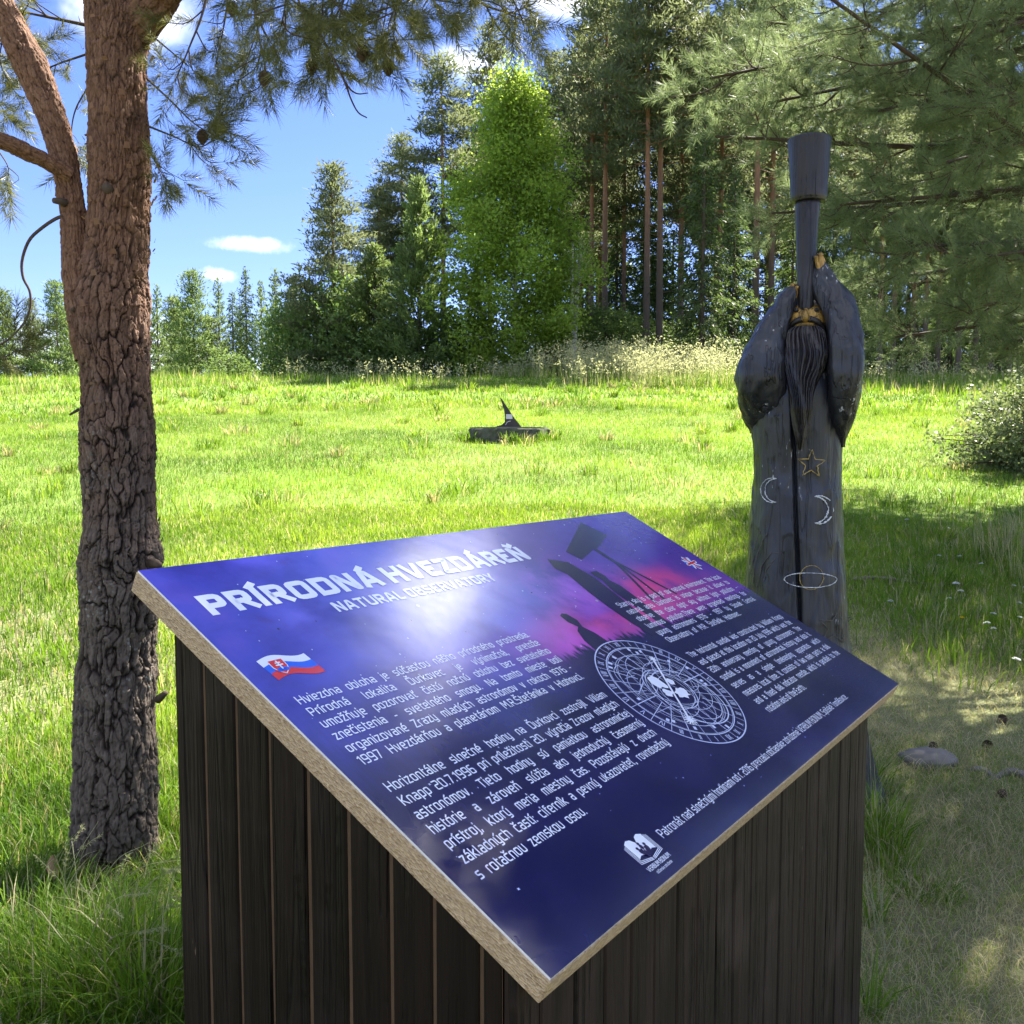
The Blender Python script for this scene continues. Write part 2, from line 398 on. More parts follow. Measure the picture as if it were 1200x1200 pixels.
def print_mat():
    """the printed night sky of the panel, in the panel's own metres (u right, -v down)"""
    m, n, b = new_mat('night_sky_print')
    co = obj_co(n)
    sep = n.node('ShaderNodeSeparateXYZ'); n.put(sep.inputs[0], co)
    u = sep.outputs[0]; v = n.m('MULTIPLY', sep.outputs[1], -1)
    f1, c1 = n.noise(co, 4.2, 5, .55, .4); f2, c2 = n.noise(co, 9.5, 5, .6, .3); f3, _ = n.noise(co, 2.0, 3, .5)
    f4, _ = n.noise(n.scale(co, (2.2, .35, 1)), 42, 4, .6)
    def gauss(u0, v0, su, sv):
        a = n.m('DIVIDE', n.m('SUBTRACT', u, u0), su); c = n.m('DIVIDE', n.m('SUBTRACT', v, v0), sv)
        return n.m('POWER', 2.718, n.m('MULTIPLY', n.m('ADD', n.m('MULTIPLY', a, a), n.m('MULTIPLY', c, c)), -1))
    sky = n.ramp(n.m('ADD', n.m('MULTIPLY', f1, .65), n.m('MULTIPLY', f2, .35)),
                 [(.28, (.016, .012, .11)), (.43, (.028, .026, .27)), (.56, (.050, .050, .42)), (.72, (.13, .075, .48))])
    sky = n.mix(n.m('MULTIPLY', n.sm(u, .45, .85), .60), sky, (.105, .034, .27, 1))
    sky = n.mix(n.m('MULTIPLY', gauss(.80, .25, .16, .10), n.sm(f2, .34, .66)), sky, (.38, .13, .66, 1))
    sky = n.mix(n.m('MULTIPLY', gauss(.86, .34, .34, .055), n.sm(f1, .30, .62)), sky, (.80, .075, .28, 1))
    sky = n.mix(n.m('MULTIPLY', gauss(.63, .36, .10, .05), n.sm(f2, .35, .6)), sky, (.66, .08, .55, 1))
    sky = n.mix(n.m('MULTIPLY', gauss(1.08, .28, .14, .05), n.sm(f2, .30, .6)), sky, (.75, .07, .25, 1))
    sky = n.mix(n.m('MULTIPLY', gauss(.22, .16, .16, .10), n.sm(f2, .45, .3)), sky, (.06, .014, .13, 1))
    sky = n.mix(n.m('MULTIPLY', gauss(.45, .20, .22, .16), n.sm(f1, .35, .65)), sky, (.22, .24, .68, 1))
    hz = n.m('ADD', v, n.m('ADD', n.m('MULTIPLY', n.m('SUBTRACT', f4, .5), .10), n.m('MULTIPLY', n.m('SUBTRACT', f3, .5), .07)))
    right = n.sm(u, .42, .62)
    ground_hard = n.sm(hz, .385, .405); ground_soft = n.sm(hz, .30, .52)
    gm = n.m('ADD', n.m('MULTIPLY', ground_hard, right), n.m('MULTIPLY', ground_soft, n.m('SUBTRACT', 1, right)))
    low = n.mix(n.sm(f1, .4, .7), (.006, .006, .060, 1), (.014, .013, .095, 1))
    c = n.mix(gm, sky, low)
    d, _ = n.noise(co, 55, 3, .5)
    c = n.mix(n.m('MULTIPLY', n.sm(f3, .35, .8), .06), c, (.3, .3, .36, 1))
    dv = n.vor(co, 26); dw = n.vor(co, 11); dm = n.vm('DOT_PRODUCT', dv['Color'], (1, 0, 0)); dn = n.vm('DOT_PRODUCT', dw['Color'], (0, 1, 0))
    c = n.mix(n.m('MULTIPLY', n.sm(dv['Distance'], .060, .045), n.sm(dm, .60, .64)), c, (.035, .030, .026, 1))      # grit lying on the panel
    c = n.mix(n.m('MULTIPLY', n.sm(dw['Distance'], .045, .030), n.sm(dn, .62, .66)), c, (.45, .44, .42, 1))        # bird specks
    n.put(b.inputs['Base Color'], c)
    n.put(b.inputs['Roughness'], n.m('ADD', .10, n.m('MULTIPLY', d, .10)))
    b.inputs['IOR'].default_value = 1.5; b.inputs['Specular IOR Level'].default_value = .6
    b.inputs['Coat Weight'].default_value = .5; b.inputs['Coat Roughness'].default_value = .16
    wob, _ = n.noise(co, 7, 2, .5)
    bump(n, b, n.m('ADD', wob, n.m('MULTIPLY', d, .05)), .05, .02)
    return m
def ink(name, col):
    m, n, b = new_mat(name)
    b.inputs['Base Color'].default_value = (*col, 1); b.inputs['Roughness'].default_value = .15
    b.inputs['Specular IOR Level'].default_value = .6; b.inputs['Coat Weight'].default_value = .5; b.inputs['Coat Roughness'].default_value = .16
    return m

M = {}
M['ground'] = ground_mat()
M['grass'] = grass_mat('grass_blades')
M['bark'] = bark_mat('scots_pine_bark', (.105, .085, .068), (.150, .074, .044), 1.7, .8, (.016, .010, .007), (.25, .14, .085))
M['bark_limb'] = bark_mat('red_limb_bark', (.125, .068, .042), (.165, .078, .042), 1.6, .9, (.020, .011, .008), (.27, .155, .095))
M['twig'] = plain('twig_bark', (.075, .055, .040), .85, .2, .5, 60)
M['needle'] = leaf_mat('pine_needles', (.046, .060, .016), (.150, .155, .048), .38, (.20, .20, .05), .45, 0, .35)
M['needle_right'] = leaf_mat('hanging_pine_needles', (.080, .118, .050), (.185, .240, .110), .52, (.26, .33, .13), .5, 0, .35)
M['far_pine'] = leaf_mat('far_pine_foliage', (.060, .080, .042), (.155, .180, .095), .45, (.20, .23, .09), .6, .35)
M['far_young'] = leaf_mat('young_pine_foliage', (.055, .090, .028), (.140, .195, .070), .46, (.20, .27, .07), .6, .35)
M['far_spruce'] = leaf_mat('spruce_foliage', (.040, .068, .026), (.110, .155, .062), .44, (.12, .18, .035), .6, .35)
M['birch'] = leaf_mat('birch_leaves', (.115, .215, .026), (.255, .375, .065), .60, (.36, .50, .06), .45, .3)
M['shrub'] = leaf_mat('shrub_leaves', (.062, .115, .026), (.150, .225, .068), .48, (.17, .25, .05), .5, .35)
M['willow'] = leaf_mat('grey_shrub_leaves', (.090, .125, .055), (.200, .245, .115), .38, (.19, .23, .07), .5, .1)
M['far_bark'] = far_bark('far_pine_bark', (.085, .066, .054), (.26, .125, .065), 4, 11)
M['dark_bark'] = far_bark('spruce_bark', (.055, .042, .034), (.085, .060, .045), 3, 10)
M['birch_bark'] = birch_bark()
M['plank_dark'] = stained_wood('side_boards', (.0052, .0037, .0032), 22, .58, .34, True, (.16, .12, .09), .10)
M['plank_front'] = stained_wood('front_boards', (.0140, .0102, .0092), 26, .62, .36, True, (.22, .17, .13), .13)  # stronger light on the front face is painted in as a lighter tone
M['tongue'] = plain('raw_tongue_wood', (.085, .052, .030), .8, .2, .4, 40)
M['chip'] = chipboard()
M['print'] = print_mat()
M['alu'] = ink('panel_edge_white', (.62, .63, .66))
M['white'] = ink('white_ink', (.80, .84, .92)); M['pale'] = ink('pale_blue_ink', (.60, .66, .84))
M['navy'] = ink('silhouette_ink', (.024, .018, .075)); M['blue'] = ink('blue_ink', (.02, .13, .72)); M['red'] = ink('red_ink', (.72, .035, .03))
M['statue'] = stained_wood('dark_blue_stain', (.0125, .0150, .0215), 18, .44, .42, True, (.34, .35, .38), .5)
M['statue_dark'] = stained_wood('black_stain', (.011, .010, .012), 26, .36, 0, True)
M['ochre'] = stained_wood('ochre_paint', (.26, .165, .035), 18, .5, 0, True)
M['scope'] = stained_wood('blackened_wood', (.014, .013, .014), 20, .45, .28, True, (.25, .23, .22))
M['chalk'] = plain('white_paint_line', (.50, .53, .56), .6, .3, .3, 60); M['gold'] = plain('ochre_paint_line', (.33, .24, .075), .6, .3, .3, 60)
M['dim'] = plain('worn_paint_line', (.085, .08, .075), .7, .3, .3, 60)
M['crack'] = plain('deep_crack', (.004, .004, .004), .95, 0, .1)
M['iron'] = plain('dark_iron', (.018, .017, .016), .5, .5, .4, 30); M['plate'] = plain('grey_plate', (.45, .47, .50), .4, .5, .2, 40)
M['stone'] = plain('grey_stone', (.15, .14, .125), .9, .2, .5, 14); M['dark_stone'] = plain('mossy_stone', (.075, .078, .060), .95, .1, .75, 9)
M['stick'] = plain('weathered_stick', (.20, .165, .125), .9, .2, .4, 50)
M['cone'] = plain('cone_scales', (.075, .052, .036), .85, .2, .5, 90)
M['petal'] = plain('white_petals', (.62, .63, .58), .7, .2, .1); M['yellow'] = plain('yellow_petals', (.70, .48, .01), .7, .2, .15)
M['dry'] = leaf_mat('dry_leaf', (.20, .12, .06), (.32, .2, .10), .3)
M['plume'] = leaf_mat('seed_plumes', (.20, .22, .10), (.40, .40, .25), .45, (.45, .45, .2), .6, .0, .1)

# ------------------------------------------------------------------ setting: the ground as one sheet
def build_ground():
    xs = np.unique(np.round(np.concatenate([np.linspace(-12, 12, 161), np.linspace(-60, 60, 121), np.linspace(-900, 900, 61)]), 3))
    ys = np.unique(np.round(np.concatenate([np.linspace(-2, 16, 121), np.linspace(-20, 100, 161), np.linspace(-300, 1500, 61)]), 3))
    X, Y = np.meshgrid(xs, ys); Z = ground(X, Y)
    V = np.stack([X, Y, Z], -1).reshape(-1, 3); nx = len(xs)
    i = (np.arange(len(ys) - 1)[:, None] * nx + np.arange(nx - 1)[None]).ravel()
    b = MB(); b.add(V, np.stack([i, i + 1, i + nx + 1, i + nx], 1))
    tag(b.build('meadow_ground', M['ground'], None, True), 'grassy meadow rising gently to a crest in front of the trees', 'ground', None, 'structure')
build_ground()

# ------------------------------------------------------------------ square lettering drawn as strokes (cap height 1)
def _glyphs():
    X, D = .73, -.27
    g = {}
    def G(ch, w, *paths): g[ch] = (w, paths)
    R_ = .17
    G('A', .62, ([(0, 0), (.22, 1), (.40, 1), (.62, 0)], .05), ([(.10, .27), (.52, .27)], 0)); G('B', .56, ([(.02, .53), (.46, .53), (.46, 1), (0, 1), (0, 0), (.56, 0), (.56, .53), (.46, .53)], R_))
    G('C', .50, ([(.50, 1), (0, 1), (0, 0), (.50, 0)], R_)); G('D', .58, ([(0, 0), (0, 1), (.58, 1), (.58, 0), (0, 0)], -R_)); G('E', .46, ([(.46, 1), (0, 1), (0, 0), (.46, 0)], .03), ([(.03, .52), (.40, .52)], 0))
    G('F', .44, ([(.44, 1), (0, 1), (0, 0)], .03), ([(.03, .50), (.38, .50)], 0)); G('G', .54, ([(.54, 1), (0, 1), (0, 0), (.54, 0), (.54, .5), (.28, .5)], R_)); G('H', .58, ([(0, 0), (0, 1)], 0), ([(.58, 0), (.58, 1)], 0), ([(.03, .52), (.55, .52)], 0))
    G('I', .0, ([(0, 0), (0, 1)], 0)); G('J', .36, ([(.36, 1), (.36, 0), (0, 0)], R_)); G('K', .54, ([(0, 0), (0, 1)], 0), ([(.52, 1), (.10, .52), (.54, 0)], 0)); G('L', .42, ([(0, 1), (0, 0), (.42, 0)], .03))
    G('M', .74, ([(0, 0), (0, 1), (.10, 1), (.37, .32), (.64, 1), (.74, 1), (.74, 0)], .03)); G('N', .60, ([(0, 0), (0, 1), (.08, 1), (.52, 0), (.60, 0), (.60, 1)], .03)); G('O', .58, ([(.29, 1), (.58, 1), (.58, 0), (0, 0), (0, 1), (.29, 1)], R_))
    G('P', .52, ([(0, 0), (0, 1), (.52, 1), (.52, .42), (.03, .42)], -R_)); G('R', .54, ([(0, 0), (0, 1), (.52, 1), (.52, .45), (.03, .45)], -R_), ([(.30, .42), (.56, 0)], 0)); G('S', .50, ([(.49, 1), (0, 1), (0, .53), (.50, .53), (.50, 0), (0, 0)], R_))
    G('T', .54, ([(0, 1), (.54, 1)], 0), ([(.27, .96), (.27, 0)], 0)); G('U', .58, ([(0, 1), (0, 0), (.58, 0), (.58, 1)], R_)); G('V', .60, ([(0, 1), (.24, 0), (.36, 0), (.60, 1)], .04)); G('W', .86, ([(0, 1), (.17, 0), (.25, 0), (.43, .85), (.61, 0), (.69, 0), (.86, 1)], .03))
    G('X', .54, ([(0, 1), (.54, 0)], 0), ([(.54, 1), (.30, .55)], 0), ([(.24, .45), (0, 0)], 0)); G('Y', .56, ([(0, 1), (.28, .45), (.56, 1)], .04), ([(.28, .42), (.28, 0)], 0)); G('Z', .50, ([(0, 1), (.50, 1), (0, 0), (.52, 0)], .02))
    r = .15
    G('a', .42, ([(.03, X), (.42, X), (.42, 0)], r), ([(.39, .42), (0, .42), (0, 0), (.39, 0)], r)); G('b', .44, ([(0, 1), (0, 0), (.44, 0), (.44, X), (.03, X)], r)); G('c', .38, ([(.38, X), (0, X), (0, 0), (.38, 0)], r)); G('d', .44, ([(.44, 1), (.44, 0), (0, 0), (0, X), (.41, X)], r))
    G('e', .43, ([(.03, .35), (.43, .35), (.43, X), (0, X), (0, 0), (.40, 0)], r)); G('f', .26, ([(.30, 1), (.08, 1), (.08, 0)], r), ([(.11, X), (.28, X)], 0)); G('g', .44, ([(.41, 0), (0, 0), (0, X), (.44, X), (.44, D), (.04, D)], r)); G('h', .43, ([(0, 0), (0, 1)], 0), ([(.03, X), (.43, X), (.43, 0)], r))
    G('i', .0, ([(0, 0), (0, X)], 0), ([(0, 1.00), (0, 1.07)], 0)); G('ı', .0, ([(0, 0), (0, X)], 0)); G('j', .08, ([(.08, X), (.08, D), (-.06, D)], .1), ([(.08, 1.00), (.08, 1.07)], 0)); G('k', .40, ([(0, 0), (0, 1)], 0), ([(.38, X), (.08, .38), (.41, 0)], 0)); G('l', .10, ([(0, 1), (0, 0), (.12, 0)], .1))
    G('m', .70, ([(0, 0), (0, X), (.35, X), (.35, 0)], r), ([(.38, X), (.70, X), (.70, 0)], r)); G('n', .43, ([(0, 0), (0, X), (.43, X), (.43, 0)], r)); G('o', .44, ([(.22, X), (.44, X), (.44, 0), (0, 0), (0, X), (.22, X)], r)); G('p', .44, ([(0, D), (0, X), (.44, X), (.44, 0), (.03, 0)], r)); G('q', .44, ([(.44, D), (.44, X), (0, X), (0, 0), (.41, 0)], r))
    G('r', .24, ([(0, 0), (0, X), (.26, X)], r)); G('s', .38, ([(.37, X), (0, X), (0, .38), (.38, .38), (.38, 0), (0, 0)], .12)); G('t', .26, ([(.08, .95), (.08, 0), (.28, 0)], r), ([(.11, X), (.28, X)], 0)); G('u', .43, ([(0, X), (0, 0), (.43, 0), (.43, X)], r)); G('v', .42, ([(0, X), (.17, 0), (.25, 0), (.42, X)], .04))
    G('w', .64, ([(0, X), (.12, 0), (.19, 0), (.32, .62), (.45, 0), (.52, 0), (.64, X)], .03)); G('x', .40, ([(0, X), (.40, 0)], 0), ([(.40, X), (.23, .41)], 0), ([(.17, .32), (0, 0)], 0)); G('y', .43, ([(0, X), (0, 0), (.40, 0)], r), ([(.43, X), (.43, D), (.05, D)], r)); G('z', .38, ([(0, X), (.38, X), (0, 0), (.40, 0)], .02))
    G('0', .50, ([(.25, 1), (.50, 1), (.50, 0), (0, 0), (0, 1), (.25, 1)], R_)); G('1', .20, ([(0, .84), (.18, 1), (.18, 0)], .02)); G('2', .47, ([(0, 1), (.47, 1), (.47, .53), (0, .53), (0, 0), (.48, 0)], .13)); G('6', .50, ([(.46, 1), (0, 1), (0, 0), (.50, 0), (.50, .56), (.03, .56)], .14))
    G('7', .46, ([(0, 1), (.46, 1), (.16, 0)], .04)); G('9', .50, ([(.04, 0), (.50, 0), (.50, 1), (0, 1), (0, .44), (.47, .44)], .14)); G('.', .0, ([(0, 0), (0, .02)], 0)); G(',', .02, ([(.03, .04), (-.03, -.14)], 0)); G('-', .24, ([(0, .40), (.24, .40)], 0)); G(':', .0, ([(0, 0), (0, .02)], 0), ([(0, .58), (0, .60)], 0))
    return g
GLYPHS = _glyphs()
def _rounded(pts, r):
    if not r: return [np.array(p, float) for p in pts]
    P = [np.array(p, float) for p in pts]; out = [P[0]]; only = r < 0; r = abs(r)
    for i in range(1, len(P) - 1):
        a, b, c = P[i - 1], P[i], P[i + 1]; la, lc = np.linalg.norm(a - b), np.linalg.norm(c - b)
        rr = min(r, la * .5, lc * .5)
        if only and b[0] < .02: out.append(b); continue
        p, q = b + (a - b) / la * rr, b + (c - b) / lc * rr
        for t in (0, .33, .67, 1): out.append((1 - t) ** 2 * p + 2 * t * (1 - t) * b + t * t * q)
    return out + [P[-1]]
def _ribbon(P, t):
    n = len(P); P = np.array(P); d = np.diff(P, axis=0); ln = np.linalg.norm(d, axis=1); keep = np.concatenate([[True], ln > 1e-6]); P = P[keep]; d = np.diff(P, axis=0); d /= np.linalg.norm(d, axis=1)[:, None]; n = len(P)
    nn = np.stack([-d[:, 1], d[:, 0]], 1); closed = np.linalg.norm(P[0] - P[-1]) < 1e-6; V = []
    for i in range(n):
        if closed and i in (0, n - 1): a, b = nn[-1], nn[0]
        elif i == 0: a = b = nn[0]
        elif i == n - 1: a = b = nn[-1]
        else: a, b = nn[i - 1], nn[i]
        m = a + b; m /= np.linalg.norm(m) + 1e-9; k = 1 / max(.5, float(m @ a)); p = P[i].copy()
        V += [p + m * k * t / 2, p - m * k * t / 2]
    return np.array(V), [(2 * i, 2 * i + 1, 2 * i + 3, 2 * i + 2) for i in range(n - 1)]
ACUTE = {'á': 'a', 'é': 'e', 'í': 'ı', 'ó': 'o', 'ú': 'u', 'ý': 'y', 'Í': 'I', 'Á': 'A'}
CARON = {'č': 'c', 'ň': 'n', 'š': 's', 'ž': 'z', 'Ň': 'N', 'Ď': 'D', 'Š': 'S'}; HOOK = {'ť': 't', 'ľ': 'l', 'ď': 'd'}
def letters(txt, t):
    """a word as flat strokes of thickness t: vertices, faces, left and right end (1.0 of cap height = .727)"""
    V, F, n, x = [], [], 0, 0.0; last = 0; k = 0
    for ch in txt:
        base = ACUTE.get(ch) or CARON.get(ch) or HOOK.get(ch) or ch
        w, paths = GLYPHS[base]; top = 1.0 if base.isupper() else .73; paths = list(paths); sc = 1 - t * .35
        if ch in ACUTE: paths.append(([(w / 2 - .05, top + .13 + t * .3), (w / 2 + .12, top + .30 + t * .3)], 0))
        if ch in CARON: paths.append(([(w / 2 - .16, top + .30 + t * .3), (w / 2, top + .15 + t * .3), (w / 2 + .16, top + .30 + t * .3)], 0))
        if ch in HOOK: paths.append(([(w + .10, 1.02), (w + .04, .80)], 0)); 
        for pts, r in paths:
            P = [p.copy() for p in _rounded(pts, r)]
            for p in P: p[1] = p[1] * (1 - t) + t / 2
            ext = .5 * t
            if np.linalg.norm(P[0] - P[-1]) > 1e-6:           # square ends
                for e0, e1 in ((0, 1), (-1, -2)):
                    dd = P[e0] - P[e1]; dd = dd / (np.linalg.norm(dd) + 1e-9)
                    if abs(dd[1]) > .5 or abs(dd[0]) > .9 and (P[e0][0] < .02 and dd[0] < 0 or P[e0][0] > w - .02 and dd[0] > 0): P[e0] = P[e0] + dd * ext
            v, f = _ribbon(P, t); v = np.concatenate([v, np.full((len(v), 1), (k % 7) * 2.5e-3)], 1); v[:, 0] += x + t / 2; k += 1
            V.append(v); F += [tuple(i + n for i in q) for q in f]; n += len(v)
        x += w + t + .13 + (.10 if ch in HOOK else 0)
    V = np.concatenate(V) * .727
    return V, np.array(F), 0.0, (x - .13) * .727

# ------------------------------------------------------------------ the information desk
TILT = math.asin(.45769); BW, BH = 1.4, .7714
def build_desk():
    root = thing('information_desk', (-.5193, 1.2834, 0), 'dark planked information desk with a sloping blue printed panel about a natural observatory', 'info desk', None, math.atan2(.81351, .58155))
    ZT = 1.6 - .1743; tn = math.tan(TILT)
    def under(y): return ZT + y * tn - .0335 / math.cos(TILT)
    x0, x1, y0, y1 = .003, 1.320, -.6414, -.0735
    rng = random.Random(4)
    # left cladding (faces the pine): boards with pale tongues showing in the joints
    def clad(name, mat, axis, a0, a1, wdt, gap, face, out, tongue):
        b = MB(); a = a1
        dirs = -1
        while a > a0 + .004:
            e = max(a0, a - wdt * rng.uniform(.96, 1.05))
            lo, hi = e + gap / 2, a - gap / 2
            off = rng.uniform(0, .0016); th = .016; ch = .0025
            def P(t, depth, z):
                f = face + out * (off - depth)
                return (f, t, z) if axis == 'y' else (t, f, z)
            def top(t, depth):
                p = P(t, depth, 0); return under(p[1]) - .002
            prof = [(lo, th), (lo, ch), (lo + ch, 0), (hi - ch, 0), (hi, ch), (hi, th)]
            V = []; nz = 7
            for k in range(nz):
                for t, dp in prof:
                    zt = top(t, dp); z = -.08 + (zt + .08) * k / (nz - 1)
                    V.append(P(t + (.0006 * math.sin(z * 9 + a * 70) if 0 < k < nz - 1 else 0), dp, z))
            m = len(prof); F = []
            for k in range(nz - 1):
                for j in range(m - 1):
                    q = (k * m + j, k * m + j + 1, (k + 1) * m + j + 1, (k + 1) * m + j)
                    F.append(q)
            b.add(V, F, 0)
            a = e
        # the tongues behind the joints, one recessed sheet
        f = face - out * (.0028 if tongue else .010)
        if axis == 'y': V = [(f, a0 + .002, -.08), (f, a1 - .002, -.08), (f, a1 - .002, under(a1) - .004), (f, a0 + .002, under(a0) - .004)]
        else: V = [(a0 + .002, f, -.08), (a1 - .002, f, -.08), (a1 - .002, f, under(f) - .004), (a0 + .002, f, under(f) - .004)]
        b.add(V, [(0, 1, 2, 3)], 1)
        return b.build(name, [mat, M['tongue'] if tongue else M['crack']], root)
    clad('side_cladding', M['plank_dark'], 'y', y0 + .017, y1, .0655, .0062, x0, -1, True)
    clad('front_cladding', M['plank_front'], 'x', x0, x1, .066, .0030, y0, -1, False)
    clad('side_cladding', M['plank_dark'], 'y', y0 + .017, y1, .0655, .004, x1, 1, False)
    clad('back_cladding', M['plank_dark'], 'x', x0 + .017, x1 - .017, .0655, .004, y1, 1, False)
    # chipboard top
    b = MB(); w0, w1 = -.0335, -.003
    b.box((0, -BH, w0), (BW, 0, w1))
    core = b.build('chipboard_top', M['chip'], root); core.location = (0, 0, ZT); core.rotation_euler = (TILT, 0, 0)
    md = core.modifiers.new('edge', 'BEVEL'); md.width = .0012; md.segments = 2
    b = MB(); e = .0015
    b.add([(e, -BH + e, -.003), (BW - e, -BH + e, -.003), (BW - e, -e, -.003), (e, -e, -.003), (e, -BH + e, 0), (BW - e, -BH + e, 0), (BW - e, -e, 0), (e, -e, 0)],
          [(0, 1, 5, 4), (1, 2, 6, 5), (2, 3, 7, 6), (3, 0, 4, 7)], 1)
    b.add([(e, -BH + e, 0), (BW - e, -BH + e, 0), (BW - e, -e, 0), (e, -e, 0)], [(0, 1, 2, 3)], 0)
    # ---- printed stars
    q = random.Random(21)
    for k in range(260):
        u, v = q.uniform(.02, BW - .02), q.uniform(.012, .75) ** 1.0
        if v > .42 and q.random() < .6: continue
        r = q.choice((.0008, .0010, .0012, .0016, .0024)); a = q.uniform(0, 1.5)
        b.poly([(u + r * (1 if j % 2 == 0 else .45) * math.cos(a + j * math.pi / 4), -v + r * (1 if j % 2 == 0 else .45) * math.sin(a + j * math.pi / 4), .0002) for j in range(8)], 2)
    panel = b.build('printed_panel', [M['print'], M['alu'], M['pale']], root); panel.location = (0, 0, ZT); panel.rotation_euler = (TILT, 0, 0)
    L1 = .0005

    # ---- lettering
    cache = {}
    def word(txt, bold):
        k = (txt, bold)
        if k not in cache: cache[k] = letters(txt, bold)
        return cache[k]
    def line(b, txt, u0, u1, v, size, bold=.115, kx=None, space=.24, rot=None):
        ws = txt.split(' '); W = [word(t, bold) for t in ws if t]
        nat = sum(x[3] - x[2] for x in W); gaps = max(1, len(W) - 1); tot = u1 - u0
        g0 = space * size; kx = min((kx or .92) * size, (tot - gaps * g0) / nat)
        g = (tot - nat * kx) / gaps if len(W) > 1 else 0
        x = u0
        for V, F, a, z in W:
            q = np.empty_like(V); q[:, 0] = x + (V[:, 0] - a) * kx; q[:, 1] = -v + V[:, 1] * size; q[:, 2] = L1 + V[:, 2] * size * .35
            if rot:
                cu, cv, an = rot; dx, dy = q[:, 0] - cu, q[:, 1] + cv
                q[:, 0] = cu + dx * math.cos(an) - dy * math.sin(an); q[:, 1] = -cv + dx * math.sin(an) + dy * math.cos(an)
            b.add(q, F); x += (z - a) * kx + g
    b = MB(); line(b, 'PRÍRODNÁ HVEZDÁREŇ', .0402, .8064, .1265, .0660, .245, 2.0, .30); b.build('title_lettering', M['white'], panel)
    b = MB(); line(b, 'NATURAL OBSERVATORY', .2361, .6358, .1700, .0345, .20, 2.0, .30); b.build('subtitle_lettering', M['white'], panel)
    sk1 = ['Hviezdna obloha je súčasťou nášho prírodného prostredia.', 'Prírodná lokalita Ďurkovec je výnimočná, pretože', 'umožňuje pozorovať čistú nočnú oblohu bez svetelného',
           'znečistenia - svetelného smogu. Na tomto mieste boli', 'organizované Zrazy mladých astronómov v rokoch 1976 -', '1997 Hvezdárňou a planetáriom M.R.Štefánika v Hlohovci.']
    sk2 = ['Horizontálne slnečné hodiny na Ďurkovci zostrojil Viliam', 'Knapp 20.7.1996 pri príležitosti 20. výročia Zrazov mladých', 'astronómov. Tieto hodiny sú pamiatkou astronomickej',
           'histórie a zároveň slúžia ako jednoduchý časomerný', 'prístroj, ktorý meria miestny čas. Pozostávajú z dvoch', 'základných častí: ciferník a pevný ukazovateľ, rovnobežný', 's rotačnou zemskou osou.']
    en1 = ['Starry sky is a part of our natural environment. The local', 'natural area Ďurkovec is unique because it allows to', 'observe the clear night sky without light pollution -',
           'luminous pollution.There were organised meetings for', 'young astronomers 1976 - 1997 by Slovak Central', 'Observatory of M.R. Štefánik, Hlohovec.']
    en2 = ['The horizontal sundial was constructed by William Knapp', 'and placed at this location on 20 July 1996 which was the', '20th anniversary meeting of young astronomers. The', 'sundial is a monument of astronomical history and also it',
           'serves as a simple timekeeping apparatus which', 'measures local time. It consists of two main parts: a dial', 'and a fixed dial indicator needle, which is parallel to the', 'rotation axis of the Earth.']
    def para(name, lines, u0, u1, v0, step, size, lastw, mat):
        b = MB()
        for i, t in enumerate(lines):
            last = i == len(lines) - 1
            line(b, t, u0, lastw if last else u1, v0 + i * step, size, .125)
        b.build(name, mat, panel)
    para('slovak_text', sk1, .0340, .5395, .3270, .02415, .0215, .5376, M['white'])
    para('slovak_text', sk2, .0335, .5365, .4972, .0247, .0215, .2560, M['white'])
    para('english_text', en1, .8605, 1.3570, .3215, .0243, .0212, 1.215, M['white'])
    para('english_text', en2, .8590, 1.3560, .4935, .0245, .0212, 1.060, M['white'])
    b = MB(); line(b, 'Patronát nad slnečnými hodinami od r. 2016 prevzalo občianske združenie VERBUM BONUM, Spišské Tomášovce.', .3239, 1.146, .7280, .0198, .115)
    b.build('patron_text', M['white'], panel)

    # ---- Slovak flag, waving
    fl = MB(); n = 14
    def fpt(s, t):                         # s along, t down
        w = .0050 * math.sin(s * 6.0 - .4) - .004 * s
        return (.034 + .076 * s + .004 * t, -(.2315 + .043 * t - w), L1)
    for k, mi in ((0, 0), (1, 1), (2, 2)):
        V = [fpt(i / n, (k + j) / 3) for i in range(n + 1) for j in (0, 1)]
        fl.add(V, [(2 * i, 2 * i + 1, 2 * i + 3, 2 * i + 2) for i in range(n)], mi)
    flag = fl.build('slovak_flag', [M['white'], M['blue'], M['red']], panel)
    def shield(cx, cy, w, h, z, mat, b):
        pts = [(cx - w, cy + h), (cx + w, cy + h), (cx + w * .97, cy), (cx + w * .7, cy - h * .55), (cx, cy - h), (cx - w * .7, cy - h * .55), (cx - w * .97, cy)]
        b.poly([(x, y, z) for x, y in pts], mat)
    cx, cy = .0585, -.2530
    b = MB(); shield(cx, cy, .0125, .0155, .0009, 0, b); shield(cx, cy, .0110, .0138, .0012, 1, b)
    for x, y, r in ((cx - .0055, cy - .0068, .0042), (cx + .0055, cy - .0068, .0042), (cx, cy - .0055, .0052)):
        b.poly([(x + r * math.cos(t), y + r * math.sin(t) * .9, .0015) for t in np.linspace(0, 2 * math.pi, 12, endpoint=False)], 2)
    b.box((cx - .0011, cy - .006, .0017), (cx + .0011, cy + .0115, .0019), 0)
    b.box((cx - .0042, cy + .0060, .0017), (cx + .0042, cy + .0080, .0020), 0); b.box((cx - .0058, cy + .0012, .0017), (cx + .0058, cy + .0034, .0020), 0)
    b.build('coat_of_arms', [M['white'], M['red'], M['blue']], panel)
    # ---- British flag drawn as a burst of paint
    b = MB(); cx, cy = 1.328, -.2475
